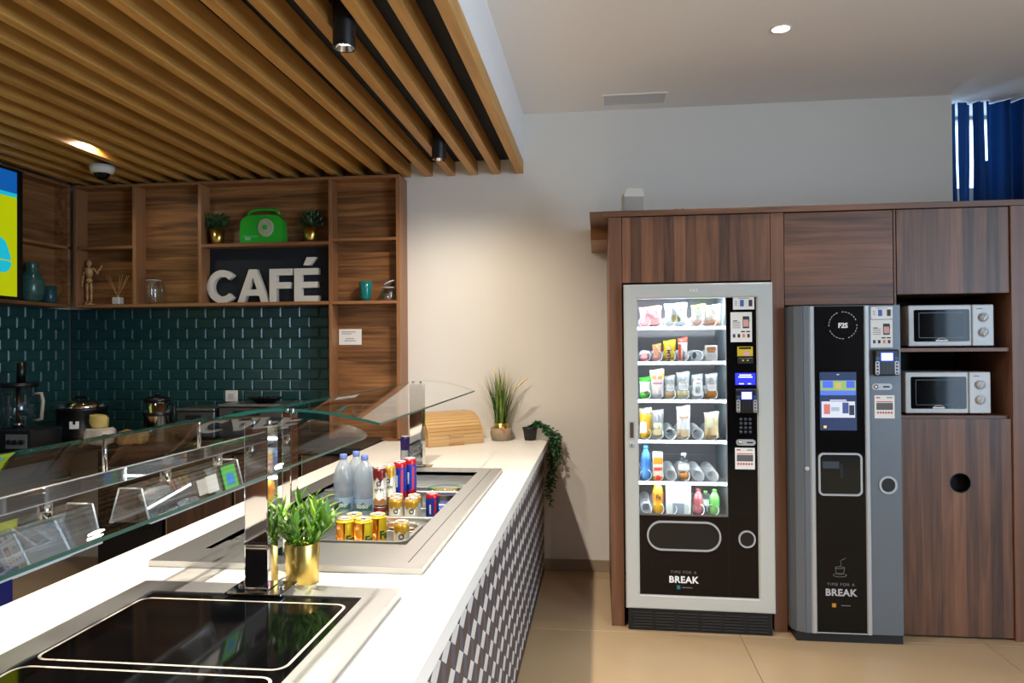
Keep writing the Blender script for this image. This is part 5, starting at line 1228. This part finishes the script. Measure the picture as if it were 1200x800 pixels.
emc('picture_tile', 0, -.042, .162, .082, 'C8CCD8', .8); emc('picture_patch', -.055, -.04, .03, .05, 'C06A60', .8, y2 - .0006); emc('picture_patch', .035, -.034, .03, .055, '3A4A80', .8, y2 - .0006); emc('picture_patch', .065, -.045, .025, .05, '20283C', .8, y2 - .0006); emc('picture_patch', -.015, -.04, .04, .02, '9AA8B8', .8, y2 - .0006)
emc('text_line', 0, .135, .012, .004, 'B8C4E0'); emc('text_line', 0, .005, .08, .005, 'C8D4F0'); emc('orange_dot', -.065, -.13, .014, .012, 'F0B060', 1.2)
# dispensing alcove
obj('alcove_rim', xf(ring(rrect(.212, .216, .026, 8), rrect(.194, .198, .019, 8), -.009, 0), (kx(1.204), yy, .851)), M_lgrey, cm)
al = obj('alcove_window', xf(prism(rrect(.194, .198, .019, 8), -.0012, 0), (kx(1.204), yy, .851)), mat('alcove_dark', '07090C', .08), cm)
kp('spout_block', kx(1.12), kx(1.20), -.0045, -.0034, .88, .915, mat('spout_grey', '2C3640', .4), al); kp('spout', kx(1.205), kx(1.218), -.0045, -.0034, .83, .905, mat('spout_dark', '171B20', .3), al)
obj('change_cup_rim', xf(ring(rrect(.086, .090, .042, 10), rrect(.066, .070, .0325, 10), -.006, 0), (kx(1.434), yy, .80)), M_lgrey, cm); obj('change_cup', xf(prism(rrect(.066, .070, .0325, 10), -.001, 0), (kx(1.434), yy, .80)), mat('cup_dark2', '0E1216', .3), cm)
# slogan
obj('slogan_small', xf(text_bm('TIME FOR A', .021, .0003, 0, spacing=1.25), (kx(1.202), yy - .0005, .288)), M_txtg, cm)
obj('slogan_bold', xf(text_bm('BREAK', .048, .0003, .0016, spacing=1.08), (kx(1.202), yy - .0005, .238)), mat('print_grey_white', 'A8A8AC', .6), cm)
obj('logo_mark', xf(card(.02, .02, .0006), (kx(1.168), yy, .189)), mat('logo_orange', 'B87A28', .5), cm); obj('logo_line', xf(card(.045, .004, .0006), (kx(1.225), yy, .189)), M_txtg, cm)
cupm = mat('print_cup', '8A8C90', .6); cx_, cz_ = kx(1.198), .37
cl = [[(.026 * math.cos(a), 0, .006 * math.sin(a)) for a in [k * PI / 10 for k in range(20)]]]
cu_ = obj('cup_drawing', join(tube([(.032 * math.cos(k * PI / 12), 0, .009 * math.sin(k * PI / 12) - .028) for k in range(24)], .0009, 4, True), tube([(.022 * math.cos(k * PI / 12), 0, .005 * math.sin(k * PI / 12) + .01) for k in range(24)], .0009, 4, True), tube([(-.022, 0, .01), (-.018, 0, -.015), (-.006, 0, -.025), (.008, 0, -.025), (.02, 0, -.012), (.022, 0, .01)], .0009, 4), tube([(0, 0, .014), (.008, 0, .03), (.002, 0, .042), (.014, 0, .052), (.03, 0, .058)], .0009, 4)), cupm, cm, (cx_, yy - .0006, cz_))
# right column stickers
card_sheet(kx(1.414), 1.665, .104, .062, cm, yy); phone_sheet(kx(1.412), 1.560, .105, .140, cm, yy)
terminal(kx(1.424), 1.415, .118, .132, cm, yy, .035); coinslot(kx(1.41), 1.293, cm, yy); receipt_sign(kx(1.422), 1.192, .096, .116, cm, yy)
obj('lock', xf(lathe([(.012, 0), (.012, .004), (.008, .006), (0, .006)], 20), (kx(1.045), .0, .876), (PI / 2, 0, 0)), M_lgrey, cm)

# cabinet added behind the viewer, only to give the chrome a brown reflection
t = thing('added_reflection_cabinet', 'added dark walnut cabinet behind the viewer, only to be mirrored in chrome', 'cabinet', (-1.7, -.7, 0))
obj('body', box(-.95, .9, -.2, .18, .06, 1.38, .002), M_we, t); obj('plinth', box(-.93, .88, -.18, .16, 0, .06), M_blackm, t)
for k in range(3): obj('door', box(-.945 + k * .616, -.945 + k * .616 + .608, .18, .2, .07, 1.37, .002), M_wv, t)
